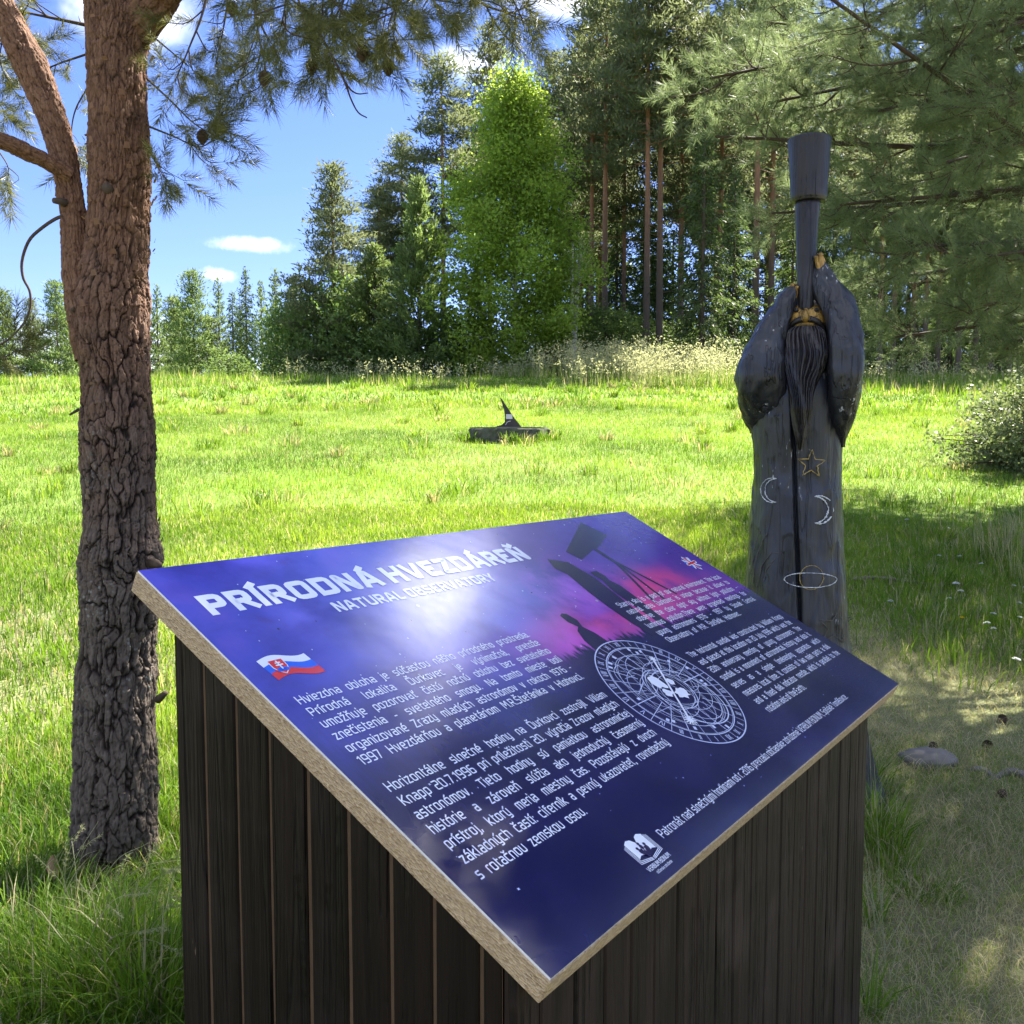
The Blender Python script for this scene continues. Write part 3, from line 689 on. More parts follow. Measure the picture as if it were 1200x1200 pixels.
    def ray(an, l, w, mi, z, l0=0.0):
        d = np.array([math.cos(an), math.sin(an)]); p = np.array([-d[1], d[0]]); c = np.array([cx, cy])
        q = [c + d * l0 + p * w, c + d * l0 - p * w, c + d * l * .8 - p * w * 1.2, c + d * l, c + d * l * .85 + p * w * 1.1]
        b.poly([(x, y, z) for x, y in q], mi)
    for k in range(16):
        an = k * math.pi / 8 + .2; ray(an, .022 + .009 * ((k * 7) % 5) / 4, .0030, 1 if k % 2 else 0, .0005 + .00002 * k)
    for k in range(4): ray(k * math.pi / 2 + .1, .030, .0050, 0, .0010 + .00002 * k); ray(k * math.pi / 2 + .1, .026, .0030, 2, .0014 + .00002 * k)
    for k in range(4): ray(k * math.pi / 2 + .9, .030, .0026, 0, .0012 + .00002 * k)
    b.build('british_flag', [M['white'], M['blue'], M['red']], panel)

    # ---- silhouettes of telescopes and people
    b = MB()
    def sil(pts, z): b.poly([(u, -v, z) for u, v in pts], 0)
    sil([(1.142, .024), (1.17, .087), (1.064, .129), (1.045, .13), (.952, .158), (.939, .122)], .0003)
    b.build('telescope_silhouette', M['navy'], panel)
    b = MB()
    for (a, c, w) in (((1.048, .125), (1.050, .200), .009), ((1.050, .19), (.985, .335), .005), ((1.052, .20), (1.030, .335), .005), ((1.055, .19), (1.098, .33), .005)):
        d = np.array(c) - a; d = d / np.linalg.norm(d); p = np.array([-d[1], d[0]]) * w
        sil([tuple(np.array(a) + p), tuple(np.array(a) - p), tuple(np.array(c) - p * .8), tuple(np.array(c) + p * .8)], .0004 + .00004 * w * 100)
    b.build('tripod_silhouette', M['navy'], panel)
    people = [[(.849, .135), (.899, .157), (.903, .182), (.912, .219), (.905, .271), (.892, .354), (.886, .412), (.836, .412), (.829, .367), (.828, .31), (.832, .257), (.844, .196), (.832, .167)],
              [(.922, .201), (.947, .201), (.952, .223), (.945, .238), (.955, .262), (.952, .30), (.945, .345), (.938, .400), (.908, .400), (.905, .331), (.906, .294), (.910, .261), (.923, .233), (.917, .216)],
              [(.671, .299), (.682, .294), (.693, .298), (.699, .320), (.689, .340), (.699, .362), (.703, .400), (.703, .430), (.645, .430), (.644, .396), (.648, .372), (.663, .346), (.678, .337), (.669, .319)]]
    for pts in people:
        b = MB(); sil(pts, .0003); b.build('person_silhouette', M['navy'], panel)

    # ---- the star dial
    DC = (.6945, -.5335); DR = .140; z = .0007
    b = MB()
    def ring(cx, cy, r, w, zz, a0=0, a1=2 * math.pi, n=72):
        a = np.linspace(a0, a1, n + 1)
        V = np.concatenate([np.stack([cx + (r - w / 2) * np.cos(a), cy + (r - w / 2) * np.sin(a), np.full(n + 1, zz)], 1), np.stack([cx + (r + w / 2) * np.cos(a), cy + (r + w / 2) * np.sin(a), np.full(n + 1, zz)], 1)])
        b.add(V, [(i, i + 1, n + 2 + i, n + 1 + i) for i in range(n)])
    def seg(p, q, w, zz):
        p = np.array(p); q = np.array(q); d = (q - p) / np.linalg.norm(q - p); e = np.array([-d[1], d[0]]) * w / 2
        b.add([(*(p + e), zz), (*(p - e), zz), (*(q - e), zz), (*(q + e), zz)], [(0, 1, 2, 3)])
    def pol(r, a): return (DC[0] + r * math.cos(a), DC[1] + r * math.sin(a))
    for r, w in ((DR, .0022), (.119, .0018), (.1165, .0009), (.098, .0009), (.052, .0018), (.047, .0008)): ring(*DC, r, w, z)
    for k in range(24):
        a = k * math.pi / 12; seg(pol(.119, a), pol(DR, a), .0010, z + .0001)
        seg(pol(.052 + .01 * (k % 2), a), pol(.117, a), .0012 if k % 3 else .0018, z + .00015)
    for k in range(6): ring(DC[0] + .028 * math.cos(k * 1.047), DC[1] + .028 * math.sin(k * 1.047), .066 + .004 * (k % 3), .0010, z + .0002 + k * .00003)
    ring(DC[0] + .020, DC[1] - .030, .072, .0022, z + .0004); ring(DC[0] + .02, DC[1] - .03, .060, .0012, z + .00043)
    ring(DC[0] - .05, DC[1] + .045, .04, .0010, z + .00046); ring(DC[0] + .055, DC[1] + .02, .045, .0010, z + .00048)
    rr = random.Random(8)
    for k in range(22):
        a = rr.uniform(0, 6.28); r0 = rr.uniform(.05, .07); seg(pol(r0, a), pol(r0 + rr.uniform(.02, .045), a + rr.uniform(-.5, .5)), .0009, z + .0005 + k * .00001)
    for k in range(16):                    # filled cells of the inner scale
        a = rr.uniform(0, 6.28); r0 = rr.choice((.098, .104, .108)); seg(pol(r0, a), pol(r0 + .008, a), .006, z + .00075 + k * .00001)
    rom = ['XII', 'I', 'II', 'III', 'IV', 'V', 'VI', 'VII', 'VIII', 'IX', 'X', 'XI']
    for k in range(24):
        t = rom[k % 12]; a = math.pi / 2 - (k + .5) * math.pi / 12; V, F, lo, hi = word(t, .13)
        s = .0165; q = np.empty_like(V); x = (V[:, 0] - (lo + hi) / 2) * s * .8; y = (V[:, 1] - .36) * s
        an = a - math.pi / 2; c = pol(.1295, a)
        q[:, 0] = c[0] + x * math.cos(an) - y * math.sin(an); q[:, 1] = c[1] + x * math.sin(an) + y * math.cos(an); q[:, 2] = z + .0002 + V[:, 2] * .005
        b.add(q, F)

    b.build('star_dial', M['pale'], panel)
    b = MB()
    def blob(cx, cy, r, sd, zz, sx=1, sy=1):
        q = random.Random(sd); b.poly([(cx + sx * r * (.6 + .6 * q.random()) * math.cos(t), cy + sy * r * (.6 + .6 * q.random()) * math.sin(t), zz) for t in np.linspace(0, 2 * math.pi, 17, endpoint=False)])
    blob(DC[0] - .012, DC[1] + .022, .017, 3, z + .0010, 1, 1.2); blob(DC[0] + .010, DC[1] - .018, .018, 5, z + .0010, 1.1, .8); blob(DC[0] - .020, DC[1] - .006, .011, 6, z + .0011); blob(DC[0] + .022, DC[1] + .012, .010, 9, z + .0011)
    b.build('dial_globe', M['white'], panel)
    b = MB(); an = math.radians(142)
    # hand of the dial with a small sun at its end
    p = pol(.088, math.radians(52)); q = pol(.088, math.radians(232)); seg(p, q, .0042, z + .0013)
    for k in range(12): seg(q, (q[0] + .013 * math.cos(k * math.pi / 6), q[1] + .013 * math.sin(k * math.pi / 6)), .0026, z + .0014 + k * .00001)
    for k in range(8): seg(p, (p[0] + .008 * math.cos(k * math.pi / 4), p[1] + .008 * math.sin(k * math.pi / 4)), .0026, z + .0014 + k * .00001)
    b.build('dial_hand', M['white'], panel)
    # ---- emblem: open book with little figures, and its name
    b = MB(); ox, oy = .2755, -.7195
    left = [(-.0010, .0085), (-.006, .0155), (-.0135, .0175), (-.0215, .0140), (-.0215, -.0115), (-.0140, -.0085), (-.006, -.0105), (-.001, -.0165)]
    for sgn in (1, -1):
        P = [(ox + sgn * x, oy + y, .0005) for x, y in left]; b.poly(P if sgn == 1 else P[::-1], 0)
        for k in (1, 2, 3):
            xo = sgn * (-.0215 - .0022 * k)
            b.add([(ox + xo, oy + .0130 - .001 * k, .0005), (ox + xo + sgn * .0010, oy + .0130 - .001 * k, .0005), (ox + xo + sgn * .0010, oy - .0115 - .0018 * k, .0005), (ox + xo, oy - .0115 - .0018 * k, .0005)], [(0, 1, 2, 3)], 0)
            b.add([(ox + xo, oy - .0115 - .0018 * k, .0006), (ox + xo, oy - .0125 - .0018 * k, .0006), (ox - sgn * .001, oy - .0175 - .0016 * k, .0006), (ox - sgn * .001, oy - .0165 - .0016 * k, .0006)], [(0, 1, 2, 3)], 0)
    def disc(x, y, r, sy, zz): b.poly([(ox + x + r * math.cos(t), oy + y + sy * r * math.sin(t), zz) for t in np.linspace(0, 2 * math.pi, 14, endpoint=False)], 1)
    for x, y, r in ((-.009, .001, .0024), (0, .0055, .0024), (.009, .001, .0024), (-.0045, -.003, .0018), (.0045, -.003, .0018)): disc(x, y, r, 1, .0010); disc(x * .9, y - r * 2.3, r * 1.2, 1.4, .0010)
    b.poly([(ox - .010, oy - .0085, .0012), (ox - .004, oy - .0045, .0012), (ox, oy - .008, .0012), (ox + .004, oy - .0045, .0012), (ox + .010, oy - .0085, .0012), (ox, oy - .0175, .0012)], 1)
    b.build('book_emblem', [M['white'], M['navy']], panel)
    b = MB(); line(b, 'VERBUM BONUM', .2470, .3040, .7505, .0095, .15, 2.0); line(b, 'občianske združenie', .2560, .2960, .7578, .0058, .12, 2.0); b.build('emblem_lettering', M['white'], panel)

    return root
build_desk()

# ------------------------------------------------------------------ the carved astronomer
def build_statue():
    D = 3.95
    base = at(942, 930, D); bx, by = base.x, base.y; bz = gz(bx, by)
    yaw = math.atan2(bx, by)
    root = thing('wooden_statue', (bx, by, bz), 'tall dark blue carved wooden stargazer with raised sleeves looking up through a telescope', 'statue', None, -yaw)
    dist = math.hypot(bx, by)
    fw = np.array([math.sin(yaw), math.cos(yaw)]); rt = np.array([math.cos(yaw), -math.sin(yaw)])
    def sp(px, py, off=0.0):
        """carving coordinates (across, up) of a point `off` in front of the axis plane"""
        a = (px - 600) / FPX; b = (py - 600) / FPX
        d = np.array([a, math.cos(PITCH) - b * math.sin(PITCH)]); dz = -math.sin(PITCH) - b * math.cos(PITCH)
        t = (dist - off) / (d @ fw)
        p = d * t
        return float((p - np.array([bx, by])) @ rt), EYE + dz * t - bz
    A = np.linspace(0, 2 * math.pi, 72, endpoint=False)
    def superell(cx, cyy, z, rx, ry, p=2.3, seg=A):
        c, s = np.cos(seg), np.sin(seg)
        return np.stack([cx + rx * np.sign(c) * np.abs(c) ** (2 / p), cyy + ry * np.sign(s) * np.abs(s) ** (2 / p), np.full(len(seg), z)], 1)
    prof = [(948, 861, 1035), (930, 863, 1031), (900, 866, 1025), (860, 869, 1016), (800, 871, 1003), (750, 872, 996), (700, 873, 993), (650, 876, 990), (600, 879, 988),
            (560, 882, 987), (530, 882, 987), (500, 878, 990), (470, 878, 993), (440, 884, 990), (415, 895, 985), (398, 908, 977), (388, 920, 968)]
    rows = []
    for py, l, r in prof:
        xl, z = sp(l, py); xr, _ = sp(r, py); rows.append((z, (xl + xr) / 2, (xr - xl) / 2))
    rows = np.array(rows)[np.argsort([q[0] for q in rows])]
    rows[0, 0] = min(rows[0, 0], -.05)
    zz = np.linspace(rows[0, 0], rows[-1, 0], 150)
    def smooth1(y):
        k = np.ones(9) / 9; return np.convolve(np.pad(y, 4, mode='edge'), k, 'valid')
    CX = smooth1(np.interp(zz, rows[:, 0], rows[:, 1])); RX = smooth1(np.interp(zz, rows[:, 0], rows[:, 2])); RY = np.minimum(RX * .95, .225)
    def front_y(x, z):
        cx = np.interp(z, zz, CX); rx = np.interp(z, zz, RX); ry = np.interp(z, zz, RY)
        return -ry * max(0.0, 1 - min(1, abs((x - cx) / rx)) ** 2.3) ** (1 / 2.3)
    # the crack that runs down the front
    ck = np.array([sp(*p, .2) for p in ((926, 440), (929, 480), (931, 560), (933, 620), (936, 680), (938, 735), (939, 800), (941, 880), (943, 930))])
    seg = np.linspace(0, 2 * math.pi, 360, endpoint=False)
    rings = []
    zf = np.linspace(zz[0], zz[-1], 260)
    for z in zf:
        q = superell(np.interp(z, zz, CX), 0, z, np.interp(z, zz, RX), np.interp(z, zz, RY), 2.3, seg)
        rings.append(q)
    rings = np.array(rings)
    Pn = rings.reshape(-1, 3)
    ctr = np.stack([np.interp(Pn[:, 2], zz, CX), np.zeros(len(Pn))], 1)
    rad = Pn[:, :2] - ctr; rl = np.linalg.norm(rad, axis=1)[:, None]
    flute = (fbm(Pn * np.array([9, 9, 1.3]), 4, 3) - .5) * .030 + (np.abs(fbm(Pn * np.array([16, 16, 3.2]) + 9, 2, 13) - .5) - .1) * .022 + (fbm(Pn * np.array([40, 40, 4]), 3, 9) - .5) * .006
    sgr = np.tile(seg / (2 * math.pi) * 14, len(zf)); w1, w2, wid_ = worley(sgr + (fbm(Pn * 8, 2, 4) - .5) * 1.2, Pn[:, 2] / .16 + (fbm(Pn * 7 + 5, 2, 4) - .5) * 1.4, 14, 5)
    flute -= .009 * (.45 - w1) - .004 * wid_
    low = np.clip((.45 - Pn[:, 2]) / .45, 0, 1) ** 2
    flute += low * .03 * np.sin(np.arctan2(rad[:, 1], rad[:, 0]) * 5 + .8)
    xc = np.interp(Pn[:, 2], ck[::-1, 1], ck[::-1, 0])
    wc = np.interp(Pn[:, 2], [ck[-1, 1], ck[5, 1], ck[2, 1], ck[0, 1]], [.003, .0055, .0065, .004])
    dcr = np.abs(Pn[:, 0] - xc); incr = (Pn[:, 1] < 0) & (Pn[:, 2] < ck[0, 1])
    flute -= np.where(incr, .045 * np.exp(-(dcr / wc) ** 2), 0)
    # drapery valleys below the raised sleeves
    Pn = Pn.copy(); Pn[:, :2] = ctr + rad * (1 + flute[:, None] / rl)
    b = MB(); loft(b, Pn.reshape(rings.shape)); b.build('robe', M['statue'], root, True)

    # raised sleeves
    def sleeve(rows, fwd, ds, sd):
        rr = []
        for (py, l, r), f, d in zip(rows, fwd, ds):
            xl, z = sp(l, py, f); xr, _ = sp(r, py, f); rr.append(((xl + xr) / 2, -f, z, (xr - xl) / 2, d))
        rr = np.array(rr); o = np.argsort(rr[:, 2]); rr = rr[o]
        zt = np.linspace(rr[0, 2], rr[-1, 2], 110)
        val = [np.interp(zt, rr[:, 2], rr[:, k]) for k in (0, 1, 3, 4)]
        k = np.ones(7) / 7
        val = [np.convolve(np.pad(v, 3, mode='edge'), k, 'valid') for v in val]
        sg = np.linspace(0, 2 * math.pi, 96, endpoint=False)
        rg = np.array([superell(cx, cyy, z, max(rx, .006), max(ry, .006), 2.5, sg) for cx, cyy, z, rx, ry in zip(val[0], val[1], zt, val[2], val[3])])
        P = rg.reshape(-1, 3); c = rg.mean(1).repeat(96, 0); d = P - c; d[:, 2] = 0
        dl = np.linalg.norm(d, axis=1)[:, None] + 1e-6
        nn = (fbm(P * np.array([12, 12, 3]) + sd, 4, 11) - .5) * .022 + (np.abs(fbm(P * np.array([15, 15, 5]) + sd + 3, 2, 17) - .5) - .1) * .040 + (fbm(P * np.array([45, 45, 7]), 3, 5) - .5) * .006
        w1, w2, wid_ = worley(np.tile(sg / (2 * math.pi) * 9, len(zt)) + (fbm(P * 9, 2, 4) - .5) * 1.2, np.repeat(zt / .085, 96) + (fbm(P * 9 + 5, 2, 4) - .5), 9, 7)
        nn -= .010 * (.45 - w1) - .003 * wid_
        # a carved edge where the sleeve turns from its outside to its dark opening
        P = P + d / dl * nn[:, None]
        bb = MB(); loft(bb, P.reshape(rg.shape)); return bb.build('sleeve', M['statue'], root, True)
    sleeve([(338, 924, 934), (344, 915, 935), (362, 902, 930), (385, 886, 924), (405, 876, 921), (425, 866, 920), (445, 862, 921), (462, 863, 922), (478, 866, 918), (492, 871, 908), (508, 880, 900)],
           [.10, .11, .125, .14, .15, .155, .15, .125, .09, .05, .0], [.035, .042, .055, .07, .085, .10, .11, .11, .10, .085, .06], 0)
    sleeve([(309, 956, 966), (316, 952, 972), (335, 955, 988), (350, 957, 998), (370, 964, 1004), (390, 968, 1009), (415, 970, 1012), (440, 970, 1011), (460, 968, 1008), (478, 968, 1004), (495, 972, 998), (512, 978, 993), (524, 983, 990)],
           [.10, .105, .115, .125, .14, .15, .155, .15, .13, .10, .07, .03, .0], [.035, .042, .055, .065, .08, .09, .105, .115, .115, .105, .09, .07, .05], 4)
    # head tipped back, face upward
    hx, hz = sp(945, 378, .12)
    b = MB(); hr = []
    for t in np.linspace(-1, 1, 34):
        r = math.sqrt(max(0, 1 - t * t)); hr.append(superell(hx, -.075, hz + .085 * t, max(.002, .089 * r), max(.002, .105 * r), 2.2, A))
    loft(b, hr); head = b.build('face', M['ochre'], root, True)
    b = MB(); nx, nz_ = sp(944, 369, .2)
    rg = []
    for t, w, dp in ((-1, .010, .010), (-.6, .021, .026), (-.1, .017, .026), (.5, .011, .018), (1, .006, .006)):
        rg.append(superell(nx, -.182, nz_ + .028 * t, w, dp, 2.0, A))
    loft(b, rg); b.build('nose', M['ochre'], head, True)
    b = MB()
    q = [(918, 394), (925, 383), (934, 376), (945, 374), (956, 376), (965, 383), (971, 394)]
    pts = []
    for px, py in q:
        x, z = sp(px, py, .18); pts.append((x, -.075 - .112 * math.sqrt(max(.05, 1 - ((x - hx) / .098) ** 2)), z))
    tube(b, smooth_path(pts, 30), [.006 + .007 * math.sin(math.pi * k / 29) for k in range(30)], 10); b.build('moustache', M['statue_dark'], head, True)
    for px, py in ((933, 363), (957, 363)):
        x, z = sp(px, py, .17); bb = MB(); rg = [superell(x, -.158, z + .010 * t, max(.001, .010 * math.sqrt(max(0, 1 - t * t))), max(.001, .011 * math.sqrt(max(0, 1 - t * t))), 2, A[::4]) for t in np.linspace(-1, 1, 9)]
        loft(bb, rg); bb.build('eye', M['statue_dark'], head, True)
    # hair behind the head
    b = MB(); hr = []
    for t in np.linspace(-1, 1, 24):
        r = math.sqrt(max(0, 1 - t * t)); q = superell(hx, -.005, hz + .02 + .10 * t, max(.002, .098 * r), max(.002, .11 * r), 2.2, A)
        hr.append(q)
    loft(b, hr); b.build('hair', M['statue_dark'], root, True)
    # beard, carved in strands
    rows = [(382, 926, 963), (388, 918, 969), (400, 915, 971), (416, 916, 971), (432, 919, 966), (446, 922, 958), (462, 925, 953), (480, 927, 951), (498, 929, 948), (512, 932, 944), (527, 936, 939)]
    rr = []
    for py, l, r in rows:
        xl, z = sp(l, py, .2); xr, _ = sp(r, py, .2); rr.append(((xl + xr) / 2, z, (xr - xl) / 2))
    rr = np.array(rr)[::-1]
    zt = np.linspace(rr[0, 1], rr[-1, 1], 150); cx = np.interp(zt, rr[:, 1], rr[:, 0]); rx = np.interp(zt, rr[:, 1], rr[:, 2])
    sg = np.linspace(0, 2 * math.pi, 260, endpoint=False); rg = []
    for i, z in enumerate(zt):
        dep = np.interp(z, [zt[0], zt[60], zt[120], zt[-1]], [.03, .065, .10, .085])
        cyv = np.interp(z, [zt[0], zt[50], zt[110], zt[-1]], [-.195, -.19, -.15, -.115])
        q = superell(cx[i], cyv, z, rx[i], dep, 2.1, sg)
        ph = 17 * sg + 2.2 * math.sin(z * 7) + 1.4 * np.sin(3 * sg + z * 11) + .8 * np.sin(z * 31 + sg * 2)
        gk = 1 + .13 * (np.abs(np.sin(ph)) - .6) + .04 * np.sin(ph * 2.3 + z * 20)
        q[:, 0] = cx[i] + (q[:, 0] - cx[i]) * gk; q[:, 1] = cyv + (q[:, 1] - cyv) * gk
        rg.append(q)
    b = MB(); loft(b, rg); b.build('beard', M['statue_dark'], root, True)

    # telescope: tube widening upward, thick cylinder at its end
    tl = thing_part('telescope', root)
    def lathe(rows, fo, mat, name, par, jit):
        sg = np.linspace(0, 2 * math.pi, 64, endpoint=False); rg = []
        for (px, py, r), f in zip(rows, fo):
            x, z = sp(px, py, f); k = (dist - f) / FPX
            q = superell(x, -f, z, r * k, r * k, 2.0, sg); rg.append(q)
        rg = np.array(rg)
        # resample up the length
        n = len(rg); t = np.linspace(0, n - 1, n * 8 - 7); i0 = np.minimum(t.astype(int), n - 2); fr = (t - i0)[:, None, None]
        rg = rg[i0] * (1 - fr) + rg[i0 + 1] * fr
        c = rg.mean(1, keepdims=True); d = rg - c
        nn = (fbm(rg.reshape(-1, 3) * np.array([22, 22, 9]) + jit, 3, 2).reshape(rg.shape[:2]) - .5) * .10
        rg = c + d * (1 + nn[..., None])
        bb = MB(); loft(bb, rg); return bb.build(name, mat, par, True)
    t1 = lathe([(944.5, 364, 8.0), (944.5, 345, 9.0), (944.8, 310, 10.2), (945.5, 270, 11.8), (946.8, 236, 13.4)], [.135, .13, .12, .11, .10], M['scope'], 'telescope', root, 1.0)
    bpy.data.objects.remove(tl)
    lathe([(947.6, 237, 3), (947.6, 236.5, 17.4), (947.6, 233, 19.0), (948.2, 205, 20.4), (948.8, 172, 22.4), (948.9, 164, 23.0), (948.9, 162.5, 21.6), (948.9, 162, 2)], [.10, .10, .10, .095, .09, .09, .09, .09], M['scope'], 'telescope_barrel', t1, 7.0)
    # hands: palm, four fingers and a thumb closing on the tube
    def hand(cxp, cyp, side, h):
        tx, tz = sp(945, cyp, .12); k = dist / FPX
        bb = MB(); rt_ = 11.0 * k
        px0, pz0 = sp(cxp, cyp, .12)
        rg = []
        for t in np.linspace(-1, 1, 14):
            r = math.sqrt(max(.02, 1 - t * t)); rg.append(superell(px0 + side * .004, -.118, pz0 - .012 + h * t, .021 * r, .034 * r, 2.2, A[::3]))
        loft(bb, rg)
        for i in range(4):
            zf = pz0 + h * (.75 - .38 * i); L = (.95, 1.05, 1.0, .8)[i]
            pts = []
            for s in np.linspace(0, 1, 7):
                an = math.pi * (0.0 + .62 * s * L)
                x = tx + side * (rt_ + .006) * math.cos(an) * 1.05; y = -.12 + (rt_ + .006) * math.sin(an)
                pts.append((x + side * .006 * (1 - s), y, zf + .012 * s * h / .04))
            tube(bb, smooth_path(pts, 14), np.linspace(.0098, .0066, 14), 8)
        pts = [(px0 + side * .004, -.10, pz0 - h * .7), (px0 - side * .002, -.145, pz0 - h * .5), (tx + side * rt_ * .95, -.12 - rt_ * .55, pz0 + h * .1), (tx + side * rt_ * .85, -.12 - rt_ * .75, pz0 + h * .55)]
        tube(bb, smooth_path(pts, 14), np.linspace(.011, .007, 14), 8)
        tip = [(px0 + side * .002, -.112, pz0 + h * .4), (px0 + side * .003, -.112, pz0 + h * 1.0)]
        bb.build('hand', M['ochre'], root, True)
    hand(930.5, 344, -1, .044); hand(960.5, 309, 1, .046)

    # carved and painted figures on the robe
    def draw(pts, r, mat, name, closed=False, n=None):
        q = []
        P = [sp(px, py, .19) for px, py in pts]
        if closed: P = P + [P[0]]
        path = []
        for (x0, z0), (x1, z1) in zip(P[:-1], P[1:]):
            m = max(2, int(math.hypot(x1 - x0, z1 - z0) / .008))
            for i in range(m): path.append((x0 + (x1 - x0) * i / m, z0 + (z1 - z0) * i / m))
        path.append(P[-1])
        rg = random.Random(len(path))
        q = [(x + rg.gauss(0, .0011), front_y(x, z) - .0045 + (fbm(np.array([[x * 9, front_y(x, z) * 9, z * 1.3]]), 4, 3)[0] - .5) * -.030, z) for x, z in path]
        bb = MB(); tube(bb, q, [r * rg.uniform(.30, 1.35) for _ in q], 6); return bb
    def star(cx, cyp, r, rot, k=.42): return [(cx + (r if i % 2 == 0 else r * k) * math.sin(rot + i * math.pi / 5), cyp - (r if i % 2 == 0 else r * k) * math.cos(rot + i * math.pi / 5)) for i in range(10)]
    def moon(cx, cyp, r, thick, rot=0):
        out = [(cx + r * math.cos(t), cyp + r * math.sin(t)) for t in np.linspace(-1.9, 1.9, 22)]
        x0 = cx + r * math.cos(1.9); inn = [(x0 + (cx + r - thick - x0) * math.cos(t), cyp + r * math.sin(1.9) * math.sin(t)) for t in np.linspace(1.5, -1.5, 20)]
        return out + inn
    draw(star(951, 544, 17, .05), .0022, M['gold'], 's', True).build('carved_star', M['gold'], root)
    draw(star(980, 737, 22, .2), .0020, M['dim'], 's', True).build('carved_star', M['dim'], root)
    b = draw(moon(960, 598, 16.5, 6), .0034, M['chalk'], 'm', True)
    b.build('carved_moon', M['chalk'], root)
    mm = [(896 + 9 - (x - 896), y) for x, y in moon(896, 575, 14.5, 5)]
    draw(mm, .0020, M['chalk'], 'm', True).build('carved_moon', M['chalk'], root)
    pl = [(951 + 14 * math.cos(t), 677 + 14 * math.sin(t)) for t in np.linspace(0, 6.28, 30)]
    sat = draw(pl, .0017, M['gold'], 'p').build('carved_planet', M['gold'], root)
    rg_ = [(950 + 31 * math.cos(t), 680 + 8.5 * math.sin(t) + .05 * 31 * math.cos(t)) for t in np.linspace(0, 6.28, 44)]
    draw(rg_, .0020, M['chalk'], 'r').build('planet_ring', M['chalk'], sat)
    for pts in ([(880, 692), (884, 660), (892, 636), (899, 626)], [(886, 690), (893, 662), (904, 648), (916, 648)], [(893, 690), (898, 668), (908, 655)], [(878, 676), (882, 650), (890, 622)]):
        draw(pts, .0022, M['dim'], 'g').build('carved_grass_blade', M['dim'], root)
    return root
def thing_part(name, parent):
    o = bpy.data.objects.new(name, None); COL.objects.link(o); o.parent = parent; return o
build_statue()

# ------------------------------------------------------------------ near pines
def needle_shoot(rng, L=.13, nn=100, nl=.058, w=.0017, open_=50, bare=.12):
    """one shoot along +Z: needles as slim triangles"""
    s = bare + (1 - bare) * rng.random(nn) ** .85; az = rng.random(nn) * 2 * math.pi
    tip = s > .93
    an = np.radians(open_ + rng.normal(0, 12, nn)); an = np.where(tip, an * .5, an)
    l = nl * rng.uniform(.75, 1.1, nn)
    c = np.stack([np.cos(az), np.sin(az), np.zeros(nn)], 1); zax = np.array([0, 0, 1.])
    d = c * np.sin(an)[:, None] + zax * np.cos(an)[:, None]
    base = zax * (s * L)[:, None] + c * .0015
    ra = rng.normal(size=(nn, 3)); side = np.cross(d, ra); side /= np.linalg.norm(side, axis=1)[:, None]
    droop = np.zeros((nn, 3)); droop[:, 2] = 0
    V = np.stack([base + side * w / 2, base - side * w / 2, base + d * l[:, None]], 1)
    return V.reshape(-1, 3)
def frames(D, rng):
    D = D / (np.linalg.norm(D, axis=1)[:, None] + 1e-9)
    r = rng.normal(size=D.shape); X = np.cross(r, D); X /= np.linalg.norm(X, axis=1)[:, None] + 1e-9
    return np.stack([X, np.cross(D, X), D], 2)          # columns
def place_shoots(mb, B, D, S, temps, rng):
    B = np.asarray(B, float); D = np.asarray(D, float); S = np.asarray(S, float); F = frames(D, rng); pick = rng.integers(0, len(temps), len(B))
    for k, T in enumerate(temps):
        i = np.where(pick == k)[0]
        if not len(i): continue
        V = np.einsum('nij,mj->nmi', F[i], T) * S[i][:, None, None] + B[i][:, None, :]
        V = V.reshape(-1, 3); mb.add(V, np.arange(len(V)).reshape(-1, 3))

